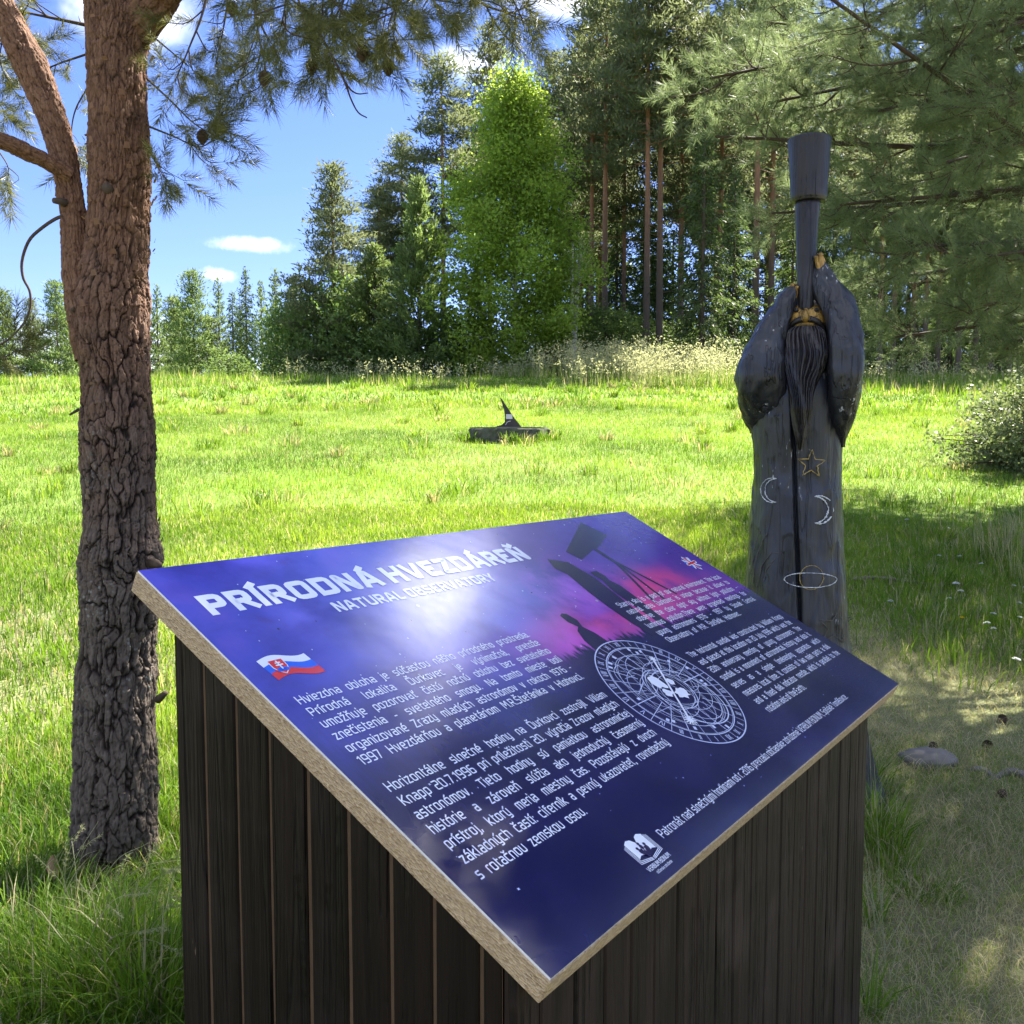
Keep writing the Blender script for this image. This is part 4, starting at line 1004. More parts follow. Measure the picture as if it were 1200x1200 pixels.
def bark_trunk(cl, rr, seg, nz, cell, depth, seed, lobes=.05, z_thin=None):
    """closely meshed trunk with plates and fissures standing in relief; gives vertices, faces, plate and fissure values"""
    P = smooth_path(cl, nz); r = np.interp(np.linspace(0, 1, nz), np.linspace(0, 1, len(rr)), rr)
    k = np.ones(9) / 9; r = np.convolve(np.pad(r, 4, mode='edge'), k, 'valid')
    T = np.gradient(P, axis=0); ln = np.concatenate([[0], np.cumsum(np.linalg.norm(np.diff(P, axis=0), axis=1))]); T /= np.linalg.norm(T, axis=1)[:, None]
    a = np.arange(seg) * 2 * math.pi / seg
    u = np.array([1., 0, 0]); V = np.empty((nz, seg, 3)); Nn = np.empty((nz, seg, 3))
    for i in range(nz):
        u = u - T[i] * (u @ T[i]); u /= np.linalg.norm(u); w = np.cross(T[i], u)
        Nn[i] = np.cos(a)[:, None] * u + np.sin(a)[:, None] * w
        V[i] = P[i] + Nn[i] * r[i]
    Q = V.reshape(-1, 3)
    wv = np.stack([fbm(Q * np.array([17, 17, 10]) + 7 * q, 3, seed + q) - .5 for q in range(3)], 1)
    hi = np.clip((Q[:, 2] - z_thin) / .9, 0, 1) if z_thin is not None else np.ones(len(Q)); hi = hi * hi * (3 - 2 * hi)
    per = max(6, int(round(2 * math.pi * float(np.mean(r)) / cell)))
    uu = np.broadcast_to(a[None] / (2 * math.pi) * per, (nz, seg)).ravel(); vv = np.broadcast_to(ln[:, None] / (cell * 5.0), (nz, seg)).ravel()
    f1, f2, cid = worley(uu + wv[:, 0] * 2.4, vv + wv[:, 1] * 1.5, per, seed)
    g1, g2, gid2 = worley(uu * 2 + wv[:, 1] * 2.6, vv * 2.4 + wv[:, 2] * 2.0, per * 2, seed + 3)
    h1, h2, hid = worley(uu * 4 + wv[:, 2] * 3.5, vv * 6 + wv[:, 0] * 3.0, per * 4, seed + 9)
    wid = fbm(Q * np.array([11, 11, 5]) + 60, 2, seed + 61)
    def crack(d, w): return np.clip(1 - d / w, 0, 1) ** 1.3
    c1 = crack(f2 - f1, .10 + .34 * np.clip(wid - .35, 0, .5)); c2 = crack(g2 - g1, .10 + .25 * np.clip(.6 - wid, 0, .4)); c3 = crack(h2 - h1, .22)
    fine = fbm(Q * np.array([75, 75, 48]), 3, seed + 41) - .5; lay = fbm(Q * np.array([34, 34, 16]) + wv * 2, 3, seed + 43) - .5
    tilt = (vv * 2.4 + wv[:, 2] * 2.0) % 1.0 - .5                       # scales lift at their lower edge
    disp = depth * ((cid - .5) * .9 * (1 - .5 * hi) + (gid2 - .5) * 1.0 * (1 - .25 * hi) + (hid - .5) * .55 - c1 * (1.7 - 1.25 * hi) - c2 * (.60 - .10 * hi) - c3 * .30 + lay * 1.1 - tilt * .35 + fine * .7)
    disp = disp.reshape(nz, seg)
    big = (fbm(Q * 3.1, 3, seed + 2).reshape(nz, seg) - .5) * lobes + (fbm(Q * np.array([9, 9, 5]), 3, seed + 52).reshape(nz, seg) - .5) * lobes * .5
    V = V + Nn * (disp + big)[..., None]
    gid = np.clip(gid2 * .45 + hid * .55, 0, 1)
    fis = np.clip(c1 * (1.1 - .6 * hi) + c2 * (.75 - .2 * hi) + c3 * .35, 0, 1)
    i = np.arange(nz - 1)[:, None] * seg; j = np.arange(seg)[None]
    F = np.stack([i + j, i + (j + 1) % seg, i + seg + (j + 1) % seg, i + seg + j], -1).reshape(-1, 4)
    return V.reshape(-1, 3), F, np.clip(gid, 0, 1), np.clip(fis, 0, 1)
def bark_object(name, parts, mat, parent):
    b = MB(); pl, fi = [], []
    for V, F, p, f in parts: b.add(V, F); pl.append(p); fi.append(f)
    o = b.build(name, mat, parent, True)
    for nm, arr in (('plate', pl), ('fissure', fi)):
        at_ = o.data.attributes.new(nm, 'FLOAT', 'POINT'); at_.data.foreach_set('value', np.concatenate(arr).astype(np.float32))
    return o

def grow_bough(path, rng, twigs, shoots, twr=.006, side_len=(.18, .42), n_side=9, start=.25, gravity=.25, shoot_sc=(.8, 1.15), per_side=3, up=.1):
    """a bough along path with side twigs; shoots at tips and along"""
    n = max(10, int(len(path) * 5)); P = smooth_path(path, n)
    tube(twigs, P, np.linspace(twr, twr * .3, n), 6)
    T = np.gradient(P, axis=0); T /= np.linalg.norm(T, axis=1)[:, None]
    B, D, S = shoots
    for k in range(n_side):
        s = start + (1 - start) * (k + rng.random()) / n_side; i = min(n - 1, int(s * (n - 1)))
        r = rng.normal(size=3); r -= T[i] * (r @ T[i]); r /= np.linalg.norm(r)
        d = T[i] * rng.uniform(.5, 1.0) + r * rng.uniform(.5, 1.0); d[2] -= gravity * rng.uniform(0, 1); d[2] += up; d /= np.linalg.norm(d)
        L = rng.uniform(*side_len) * (1.15 - .6 * s)
        q = [P[i], P[i] + d * L * .5 + rng.normal(0, .012, 3), P[i] + d * L + np.array([0, 0, .10 * L]) + rng.normal(0, .02, 3)]
        Q = smooth_path(q, 6); tube(twigs, Q, np.linspace(twr * .45, twr * .22, 6), 4, cap=False)
        TQ = np.gradient(Q, axis=0)
        for m in range(per_side):
            t = 1 - m * .28 - rng.random() * .1
            j = max(0, min(5, int(t * 5)))
            B.append(Q[j]); dd = TQ[j] / np.linalg.norm(TQ[j]) + rng.normal(0, .35 if m else .12, 3); D.append(dd); S.append(rng.uniform(*shoot_sc) * (1 if m == 0 else .85))
    B.append(P[-1]); D.append(T[-1]); S.append(shoot_sc[1])
    for t in (.9, .8, .68):
        i = int(t * (n - 1)); B.append(P[i]); D.append(T[i] + rng.normal(0, .4, 3)); S.append(rng.uniform(*shoot_sc) * .9)

def build_left_pine():
    rng = np.random.default_rng(11)
    Y = 3.27; b0 = at(135, 1035, Y)
    root = thing('scots_pine', (b0.x, b0.y, 0), 'nearest forked pine with flaky red upper bark standing left of the desk', 'tree')
    def w(px, py, d=Y): return np.array(at(px, py, d)) - np.array(root.location)
    def rpx(p, d=Y): return p * d / FPX / 2
    rows = [(1110, 133, 132), (1060, 134, 118), (1030, 135, 106), (980, 136, 101), (900, 137, 97), (820, 136, 92), (740, 138, 91), (690, 140, 97), (650, 140, 99), (615, 140, 88), (560, 139, 81),
            (500, 137, 81), (440, 135, 86), (400, 132, 92), (350, 131, 96), (300, 136, 80), (240, 141, 74), (190, 142, 74), (120, 138, 69), (60, 137, 72), (20, 140, 82), (-30, 142, 92)]
    parts = [bark_trunk([w(c, y) for y, c, _ in rows], [rpx(d) * (.96 if y > 450 else .90 if y > 250 else .86) for y, _, d in rows], 300, 1000, .036, .0082, 3, .03, 1.75)]
    # the left fork and the thick limbs
    fork = [(420, 112, 50), (370, 102, 52), (320, 93, 46), (260, 87, 42), (200, 78, 40), (140, 62, 42), (95, 44, 45), (50, 22, 44), (0, -3, 42), (-60, -40, 40), (-160, -100, 34)]
    fk = bark_object('forked_limb', [bark_trunk([w(c, y, Y - .02) for y, c, _ in fork], [rpx(d) * (.86 if y > 280 else .74) for y, _, d in fork], 130, 420, .026, .0055, 17, .018)], M['bark_limb'], root)
    lim = [(205, 82, 26), (190, 55, 25), (178, 30, 27), (165, 0, 28), (150, -60, 26), (120, -160, 20)]
    bark_object('limb', [bark_trunk([w(c, y, Y - .05 - .05 * k) for k, (y, c, _) in enumerate(lim)], [rpx(d) * .66 for *_, d in lim], 80, 200, .02, .004, 27, .012)], M['bark_limb'], root)
    r1 = [(30, 158, 60), (-5, 186, 52), (-40, 216, 48), (-100, 280, 44), (-180, 380, 40), (-260, 500, 34), (-330, 640, 26)]
    bark_object('limb', [bark_trunk([w(c, y, Y - .05 * k) for k, (y, c, _) in enumerate(r1)], [rpx(d) * .84 for *_, d in r1], 110, 280, .024, .005, 37, .015)], M['bark_limb'], root)
    up = [(0, 136, 70), (-60, 128, 62), (-160, 118, 56), (-330, 128, 46), (-560, 120, 36), (-860, 130, 24), (-1100, 128, 10)]
    bark_object('leader', [bark_trunk([w(c, y, Y + .04 * k) for k, (y, c, _) in enumerate(up)], [rpx(d) * .86 for *_, d in up], 110, 300, .03, .006, 47, .015)], M['bark_limb'], root)
    # loose flakes along the trunk's outline
    b = MB()
    for k in range(420):
        zt = rng.uniform(0, 1); i = rng.integers(1, len(rows) - 2); f = rng.random()
        y = rows[i][0] * (1 - f) + rows[i + 1][0] * f; c = rows[i][1] * (1 - f) + rows[i + 1][1] * f; d = rows[i][2] * (1 - f) + rows[i + 1][2] * f
        an = rng.uniform(0, 2 * math.pi); ctr = w(c, y); nrm = np.array([math.cos(an), math.sin(an), 0]); tg = np.array([-nrm[1], nrm[0], 0])
        p = ctr + nrm * (rpx(d) + .002); L = rng.uniform(.008, .026); W = rng.uniform(.004, .012); lift = rng.uniform(.002, .012); sg = 1 if rng.random() < .6 else -1
        up_ = np.array([0, 0, 1.])
        q = [p - tg * W - up_ * L * .5, p + tg * W - up_ * L * .4, p + tg * W * .6 + up_ * L * .5 * sg + nrm * lift, p - tg * W * .7 + up_ * L * .45 * sg + nrm * lift * .8]
        b.add(q, [(0, 1, 2, 3)])
    nf = b.n; parts.append((np.concatenate(b.v), np.concatenate(b.q), np.full(nf, .9), np.zeros(nf)))
    trunk = bark_object('trunk', parts, M['bark'], root)
    # knots and stubs
    for px, py, dx, dy, r in ((76, 238, -13, -3, 4.0), (124, 220, 3, 2, 7), (185, 820, 9, -8, 4), (92, 480, -10, 6, 1.6), (178, 660, 8, 2, 5), (94, 370, -9, -8, 3.5)):
        b = MB(); p = w(px, py, Y - .06); q = w(px + dx, py + dy, Y - .10); tube(b, [p, (p + q) / 2 + .002, q], [rpx(2 * r) * 1.2, rpx(2 * r), rpx(2 * r) * .8], 9); b.build('branch_stub', M['twig'], trunk, True)

    twigs = MB(); B, D, S = [], [], []; sh = (B, D, S)
    def bough(pts, **kw): grow_bough([w(*p) for p in pts], rng, twigs, sh, **kw)
    kw = dict(side_len=(.10, .26), n_side=9, per_side=3)
    bough([(250, -70, 3.2), (240, 5, 3.15), (222, 55, 3.1), (205, 95, 3.1)], **{**kw, 'n_side': 6, 'per_side': 2})
    bough([(300, -100, 3.1), (296, -20, 3.0), (303, 40, 3.0), (312, 85, 2.95)], **kw)
    bough([(350, -120, 3.2), (345, -30, 3.1), (358, 30, 3.05), (368, 72, 3.05)], **kw)
    bough([(330, -110, 2.9), (375, -20, 2.85), (410, 22, 2.8), (436, 58, 2.8)], **kw)
    bough([(430, -150, 3.1), (428, -50, 3.0), (448, 0, 2.95), (480, 12, 2.95)], **kw)
    bough([(450, -150, 2.9), (500, -60, 2.8), (545, -8, 2.75), (592, 14, 2.7), (618, 8, 2.7)], **{**kw, 'n_side': 10})
    bough([(500, -170, 2.8), (555, -80, 2.7), (590, -22, 2.65), (612, 22, 2.6)], **{**kw, 'n_side': 7})
    bough([(400, -120, 3.3), (395, -30, 3.3), (382, 12, 3.3), (350, 40, 3.3)], **kw)
    bough([(280, -90, 3.4), (270, -20, 3.4), (262, 32, 3.4), (252, 80, 3.4)], **{**kw, 'n_side': 7, 'per_side': 2})
    bough([(380, -130, 3.0), (410, -50, 2.9), (400, 10, 2.9), (392, 50, 2.9)], **kw)
    bough([(470, -160, 3.2), (470, -70, 3.2), (500, -15, 3.1), (520, 20, 3.1)], **kw)
    bough([(330, -130, 2.7), (322, -60, 2.65), (335, -10, 2.6), (330, 30, 2.6)], **kw)
    bough([(420, -140, 2.7), (440, -60, 2.65), (470, -20, 2.6), (455, 30, 2.6)], **kw)
    bough([(172, 92, 3.3), (200, 118, 3.2), (228, 145, 3.15), (258, 162, 3.1)], twr=.0045, side_len=(.10, .22), n_side=8, start=.35, per_side=2)
    bough([(174, 148, 3.3), (204, 160, 3.25), (236, 172, 3.2), (262, 150, 3.2)], twr=.004, side_len=(.08, .18), n_side=5, start=.4, per_side=2)
    bough([(176, 178, 3.25), (186, 196, 3.2), (192, 208, 3.15)], twr=.004, side_len=(.05, .10), n_side=5, start=.3, per_side=2)
    bough([(176, 40, 3.4), (200, 60, 3.4), (222, 78, 3.4)], twr=.004, side_len=(.08, .16), n_side=4, start=.4, per_side=2)
    bough([(104, 30, 3.5), (66, 22, 3.45), (25, 14, 3.4), (-15, 10, 3.4)], twr=.007, side_len=(.12, .28), n_side=9, per_side=3)
    bough([(106, 62, 3.6), (76, 72, 3.6), (50, 80, 3.6), (18, 74, 3.6)], twr=.0045, side_len=(.10, .22), n_side=8, per_side=3)
    bough([(104, 100, 3.6), (88, 130, 3.6), (84, 160, 3.6), (92, 178, 3.6)], twr=.004, side_len=(.06, .14), n_side=5, per_side=2)
    bough([(-40, 120, 3.3), (-10, 165, 3.3), (8, 192, 3.25), (10, 206, 3.25)], twr=.004, side_len=(.05, .10), n_side=2, start=.7, per_side=1)
    bough([(-60, -40, 3.4), (-20, 20, 3.4), (10, 55, 3.4), (40, 50, 3.4)], twr=.006, side_len=(.12, .25), n_side=8, per_side=3)
    bough([(-60, 80, 3.4), (-30, 110, 3.4), (-5, 128, 3.4)], twr=.005, side_len=(.08, .16), n_side=4, per_side=2)
    bough([(-60, 400, 3.1), (-20, 415, 3.1), (6, 418, 3.1), (22, 408, 3.1)], twr=.004, side_len=(.06, .12), n_side=5, per_side=2)
    # bare hanging twigs
    for pts in ([(80, 252), (66, 256), (48, 268), (34, 282), (26, 305), (27, 325), (35, 342), (35, 362), (27, 380), (12, 396), (0, 404)], ):
        tube(twigs, smooth_path([w(x, y, 3.22) for x, y in pts], 40), np.linspace(.0062, .003, 40), 6)
    tube(twigs, smooth_path([w(x, y, 2.85) for x, y in ((360, 15), (385, 58), (402, 92), (412, 118), (420, 132), (430, 138))], 24), np.linspace(.004, .002, 24), 5)
    tube(twigs, smooth_path([w(x, y, 2.85) for x, y in ((404, 96), (412, 106), (420, 110), (431, 109))], 12), np.linspace(.003, .0016, 12), 5)
    # crown above the picture
    for k in range(150):
        an = rng.uniform(0, 2 * math.pi); rr = 2.3 * math.sqrt(rng.random()); z = rng.uniform(3.7, 6.6); rr *= 1 - .45 * (z - 3.7) / 2.9
        c = np.array([rr * math.cos(an), rr * math.sin(an), z])
        if c[0] > .5 and c[2] < 4.3 and rng.random() < .5: continue
        if c[1] + Y < 1.2: continue
        d = np.array([math.cos(an), math.sin(an), rng.uniform(-.25, .25)])
        st = c - d * .6
        grow_bough([st, c - d * .2 + rng.normal(0, .05, 3), c + rng.normal(0, .05, 3)], rng, twigs, sh, twr=.006, side_len=(.2, .45), n_side=5, start=.2, per_side=2)
    temps = [needle_shoot(rng, .125, 105, .056, .0019, 48) for _ in range(5)]
    crown = MB(); place_shoots(crown, B, D, S, temps, rng)
    cr = crown.build('crown', M['needle'], root)
    twigs.build('twigs', M['twig'], cr, True)
    # hanging cones
    for px, py, d in ((455, 78, 2.8), (310, 92, 2.95), (365, 78, 3.05), (425, 62, 2.8), (237, 160, 3.12), (272, 10, 3.1)):
        b = MB(); c = w(px, py, d); rg = []
        for t in np.linspace(0, 1, 12):
            r = .018 * math.sin(math.pi * (t * .85 + .12)) * (1 + .15 * (-1) ** int(t * 12)); a = np.linspace(0, 2 * math.pi, 12, endpoint=False)
            rg.append(np.stack([c[0] + r * np.cos(a + t * 3) * (1 + .2 * np.cos(5 * a)), c[1] + r * np.sin(a + t * 3) * (1 + .2 * np.cos(5 * a)), np.full(12, c[2] + .022 - .05 * t)], 1))
        loft(b, rg); b.build('hanging_cone', M['cone'], cr)
    return root
build_left_pine()

def build_right_pine():
    rng = np.random.default_rng(23)
    bx, by = 5.0, 6.9; bz = gz(bx, by)
    root = thing('scots_pine', (bx, by, bz), 'big spreading pine whose long boughs hang over the top right corner', 'tree')
    o = np.array([bx, by, bz])
    parts = [bark_trunk([(0, 0, -.2), (.02, 0, .6), (.05, .03, 2.2), (.0, .05, 4.5), (.1, 0, 7), (.05, 0, 11.8)], [.26, .22, .19, .17, .13, .03], 120, 500, .04, .010, 5, .03, 2.5)]
    bark_object('trunk', parts, M['bark'], root)
    twigs = MB(); B, D, S = [], [], []; sh = (B, D, S); limbs = MB()
    def limb(end, h0, sag, nb, blen, r0=.035, dense=1.0):
        e = np.array(end) - o if len(end) == 3 else end
        s = np.array([0, 0, h0]); mid = (s + e) / 2 + np.array([0, 0, sag])
        P = smooth_path([s, mid, e], 24); tube(limbs, P, np.linspace(r0, .007, 24), 7)
        T = np.gradient(P, axis=0); T /= np.linalg.norm(T, axis=1)[:, None]
        for k in range(nb):
            t = .22 + .78 * (k + rng.random()) / nb; i = min(23, int(t * 23))
            sd = 1 if k % 2 else -1
            hz = np.cross(T[i], [0, 0, 1.]); hz /= np.linalg.norm(hz)
            d = T[i] * rng.uniform(.6, 1.1) + hz * sd * rng.uniform(.3, .9) + np.array([0, 0, rng.uniform(-.35, .30)]); d /= np.linalg.norm(d)
            L = blen * rng.uniform(.6, 1.1) * (1.1 - .5 * t)
            q = [P[i], P[i] + d * L * .5 + np.array([0, 0, -.03]), P[i] + d * L + np.array([0, 0, .06 * L])]
            grow_bough(q, rng, twigs, sh, twr=.007, side_len=(.16, .34), n_side=int(8 * dense), start=.15, per_side=3, gravity=.25, shoot_sc=(.8, 1.2))
        grow_bough([P[-4], P[-2], e], rng, twigs, sh, twr=.007, side_len=(.15, .30), n_side=6, start=0, per_side=3)
    def A(px, py, d): return np.array(at(px, py, d))
    # boughs the picture shows
    limb(A(832, 92, 5.6), 4.3, .10, 12, .75); limb(A(838, 160, 5.4), 3.6, -.15, 9, .6); limb(A(925, 60, 5.9), 4.9, .1, 10, .8)
    limb(A(905, 120, 5.5), 4.4, -.05, 9, .6); limb(A(1000, 25, 5.6), 5.0, .1, 10, .9); limb(A(905, 250, 6.0), 3.2, -.05, 8, .6)
    limb(A(985, 240, 5.4), 3.4, -.1, 10, .7); limb(A(1000, 330, 6.2), 2.8, -.05, 9, .6); limb(A(1030, 130, 5.2), 4.1, 0, 11, .8)
    limb(A(1065, 290, 5.2), 3.0, -.1, 10, .7); limb(A(1050, 395, 6.0), 2.4, -.05, 9, .6); limb(A(1120, 360, 5.3), 2.6, -.1, 9, .6)
    limb(A(1110, 190, 4.9), 3.7, 0, 10, .8); limb(A(1160, 300, 4.9), 3.0, -.1, 10, .7); limb(A(1110, 60, 5.0), 4.6, .05, 10, .9)
    limb(A(1180, 120, 4.6), 4.2, 0, 10, .8); limb(A(1190, 400, 5.6), 2.4, -.05, 8, .6); limb(A(1080, -40, 5.4), 5.4, .1, 10, .9); limb(A(1150, 30, 6.6), 5.0, .1, 8, .9)
    # the rest of the crown
    for k in range(84):
        h = 2.3 + 9.2 * rng.random() ** .9; an = rng.uniform(0, 2 * math.pi); L = 4.1 * (1 - ((h - 2.3) / 9.8)) ** .55 * rng.uniform(.6, 1.05) + .4
        e = np.array([L * math.cos(an), L * math.sin(an), h + rng.uniform(-.4, .7)])
        if (e + o)[1] < 2.2: continue
        g = e + o; px = 600 + FPX * g[0] / g[1]; py = 520 - FPX * (g[2] - EYE) / g[1]
        if px < 850 and py > -60: continue
        limb(tuple(e + o), h - .2 * L * .4, .05, int(3 + L * 2.2), .75, .03, .8)
    for k in range(16):
        limb((rng.uniform(2.1, 3.6), rng.uniform(4.4, 6.4), rng.uniform(5.2, 7.8)), rng.uniform(4.6, 6.6), .1, 9, .8, .03, .9)
    # the high boughs that keep the sun off the desk
    sd = np.array([math.sin(R(SUN_AZ)) * math.cos(R(SUN_EL)), math.cos(R(SUN_AZ)) * math.cos(R(SUN_EL)), math.sin(R(SUN_EL))])
    for k in range(20):
        p = np.array([rng.uniform(-.45, .65), rng.uniform(.9, 2.0), 1.2]) + sd * rng.uniform(6.0, 9.0)
        limb(tuple(p), p[2] - rng.uniform(.2, .9), .1, 10, .85, .03, 1.0)
    temps = [needle_shoot(rng, .14, 62, .062, .0030, 46) for _ in range(5)]
    crown = MB(); place_shoots(crown, B, D, S, temps, rng)
    cr = crown.build('crown', M['needle_right'], root)
    twigs.build('twigs', M['twig'], cr, True); limbs.build('limbs', M['twig'], root, True)
    return root
build_right_pine()

# ------------------------------------------------------------------ trees at the far side of the meadow
def leaves(mb, C, L, W, rng, dirs=None, jitter=1.0):
    C = np.asarray(C, float); n = len(C)
    d = rng.normal(size=(n, 3))
    if dirs is not None: d = dirs + d * jitter
    d /= np.linalg.norm(d, axis=1)[:, None] + 1e-9
    r = rng.normal(size=(n, 3)); s = np.cross(d, r); s /= np.linalg.norm(s, axis=1)[:, None] + 1e-9
    l = (L * rng.uniform(.6, 1.25, n))[:, None]; w = (W * rng.uniform(.6, 1.25, n))[:, None]
    V = np.stack([C - d * l / 2, C + s * w / 2, C + d * l / 2, C - s * w / 2], 1).reshape(-1, 3)
    mb.add(V, np.arange(n * 4).reshape(-1, 4))
def thick_trunk(mb, H, r0, rng, lean=.02, top=1.0, seg=9):
    t = np.linspace(0, top, 16); wob = np.cumsum(rng.normal(0, lean, (16, 2)), 0) * .6
    P = np.stack([wob[:, 0] * t, wob[:, 1] * t, t * H - .4 * (1 - t)], 1)
    tube(mb, P, r0 * (1 - t) ** .8 + .012, seg); return P
def on(P, t):
    i = np.clip(t * (len(P) - 1), 0, len(P) - 1.001); k = int(i); f = i - k; return P[k] * (1 - f) + P[k + 1] * f

def proto(name, label, kind, rng, H, **k):
    """one tree of each kind; the others are copies of these"""
    root = thing(name, (0, 0, 0), label, k.pop('cat', 'tree'))
    tr, cr = MB(), MB(); mt, mc = k['mt'], k['mc']
    if kind == 'pine':                       # tall bare trunk, plates of foliage above
        r0 = k.get('r0', .17); cb = k.get('cb', .5); P = thick_trunk(tr, H, r0, rng)
        nb = k.get('nb', 46); cw = k.get('cw', 2.6)
        for i in range(nb):
            t = cb + (1 - cb) * ((i + rng.random()) / nb) ** .9; u = (t - cb) / (1 - cb)
            L = cw * (1 - u ** 1.6) * rng.uniform(.38, 1.28) * (.65 + .35 * min(1, u * 4)) + .25
            an = i * 2.4 + rng.normal(0, .4); b0 = on(P, min(t, .995))
            d = np.array([math.cos(an), math.sin(an), rng.uniform(.0, .35) + .25 * u])
            e = b0 + d * L; Q = smooth_path([b0, b0 + d * L * .5 + np.array([0, 0, -.06 * L]), e], 6)
            tube(tr, Q, np.linspace(.035 * (1 - u * .6), .010, 6), 4, cap=False)
            m = max(2, int(L * 3.2))
            for j in range(m):
                s = .35 + .7 * (j + rng.random()) / m; c = b0 + d * L * s + rng.normal(0, .16 * L * .5, 3) * np.array([1, 1, .35])
                n = int(k.get('dn', 26)); q = rng.normal(0, 1, (n, 3)) * np.array([.38, .38, .13]) * (.8 + .3 * rng.random())
                leaves(cr, c + q, .34, .085, rng, dirs=np.stack([q[:, 0], q[:, 1], np.full(n, .45)], 1) * 1.6, jitter=.5)
        for i in range(10):                  # dead stubs
            t = rng.uniform(.4 * cb, cb + .05); an = rng.uniform(0, 6.28); b0 = on(P, t); d = np.array([math.cos(an), math.sin(an), rng.uniform(-.2, .2)])
            tube(tr, [b0, b0 + d * .5, b0 + d * rng.uniform(.7, 1.3) + np.array([0, 0, -.1])], [.022, .014, .006], 4, cap=False)
    elif kind in ('spruce', 'young'):
        r0 = k.get('r0', .13); P = thick_trunk(tr, H, r0, rng, .008); cb = k.get('cb', .05); nb = k.get('nb', 110); cw = k.get('cw', 2.1)
        for i in range(nb):
            u = ((i + rng.random()) / nb); t = cb + (1 - cb) * u; b0 = on(P, min(t, .995))
            L = cw * (1 - u) ** k.get('pw', .8) * rng.uniform(.65, 1.12) + .15; an = i * 2.4 + rng.normal(0, .3)
            lift = -.35 if kind == 'spruce' else .32
            d = np.array([math.cos(an), math.sin(an), lift + .45 * u]); d /= np.linalg.norm(d)
            if L > .7: tube(tr, [b0, b0 + d * L * .5, b0 + d * L], [.02, .012, .005], 4, cap=False)
            n = int(k.get('dn', 60) * L); s = rng.uniform(.15, 1.05, n) ** .8
            c = b0 + d * (L * s)[:, None] + rng.normal(0, .14, (n, 3)) * (1.1 - .5 * s)[:, None] * np.array([1, 1, .7])
            if kind == 'spruce': c[:, 2] -= np.abs(rng.normal(0, .16, n))
            dr = d + np.array([0, 0, -.7 if kind == 'spruce' else .45])
            leaves(cr, c, k.get('ll', .26), k.get('lw', .085), rng, dirs=np.broadcast_to(dr, (n, 3)) * 1.2, jitter=.55)
    else:                                    # broadleaf: clumps hung on limbs through the crown's volume
        nst = k.get('stems', 1); cw = k.get('cw', 2.4); r0 = k.get('r0', .12); cb = k.get('cb', .12); nb = k.get('nb', 170); ll = k.get('ll', .13)
        st = []
        for s_ in range(nst):
            m = MB(); P = thick_trunk(tr, H * rng.uniform(.85, .98), r0, rng, k.get('lean', .02)); off = rng.normal(0, .25 * (nst > 1), 2)
            P = P + np.concatenate([np.broadcast_to(off, (16, 2)), np.zeros((16, 1))], 1) * np.linspace(.2, 1.6, 16)[:, None]; st.append(P)
            if nst > 1: tube(tr, P, r0 * (1 - np.linspace(0, 1, 16)) ** .8 + .01, 7)
        shape = k.get('shape', lambda u: (u * 5 if u < .2 else 1.0) * math.sqrt(max(0, 1 - max(0, (u - .3) / .7) ** 1.7)))
        for i in range(nb):
            u = (i + rng.random()) / nb; t = cb + (1 - cb) * u; P = st[i % nst]; b0 = on(P, min(.99, t * .93)); an = i * 2.4 + rng.normal(0, .5)
            L = cw * shape(u) * rng.uniform(.42, 1.15) + .15; z = H * t
            e = np.array([b0[0] + L * math.cos(an), b0[1] + L * math.sin(an), z + rng.normal(0, .25)])
            tube(tr, smooth_path([b0, (b0 + e) / 2 + np.array([0, 0, .1 * L]), e], 5), np.linspace(.03 * (1.1 - u), .006, 5), 4, cap=False)
            for c in (e, b0 * .35 + e * .65):
                n = int(k.get('dn', 55) * rng.uniform(.6, 1.2)); sg = k.get('cs', .34)
                q = c + rng.normal(0, 1, (n, 3)) * np.array([sg, sg, sg * .85])
                leaves(cr, q, ll, ll * .78, rng)
    t_ = tr.build('trunk', mt, root, True); c_ = cr.build('crown', mc, root)
    root['_h'] = H
    return root

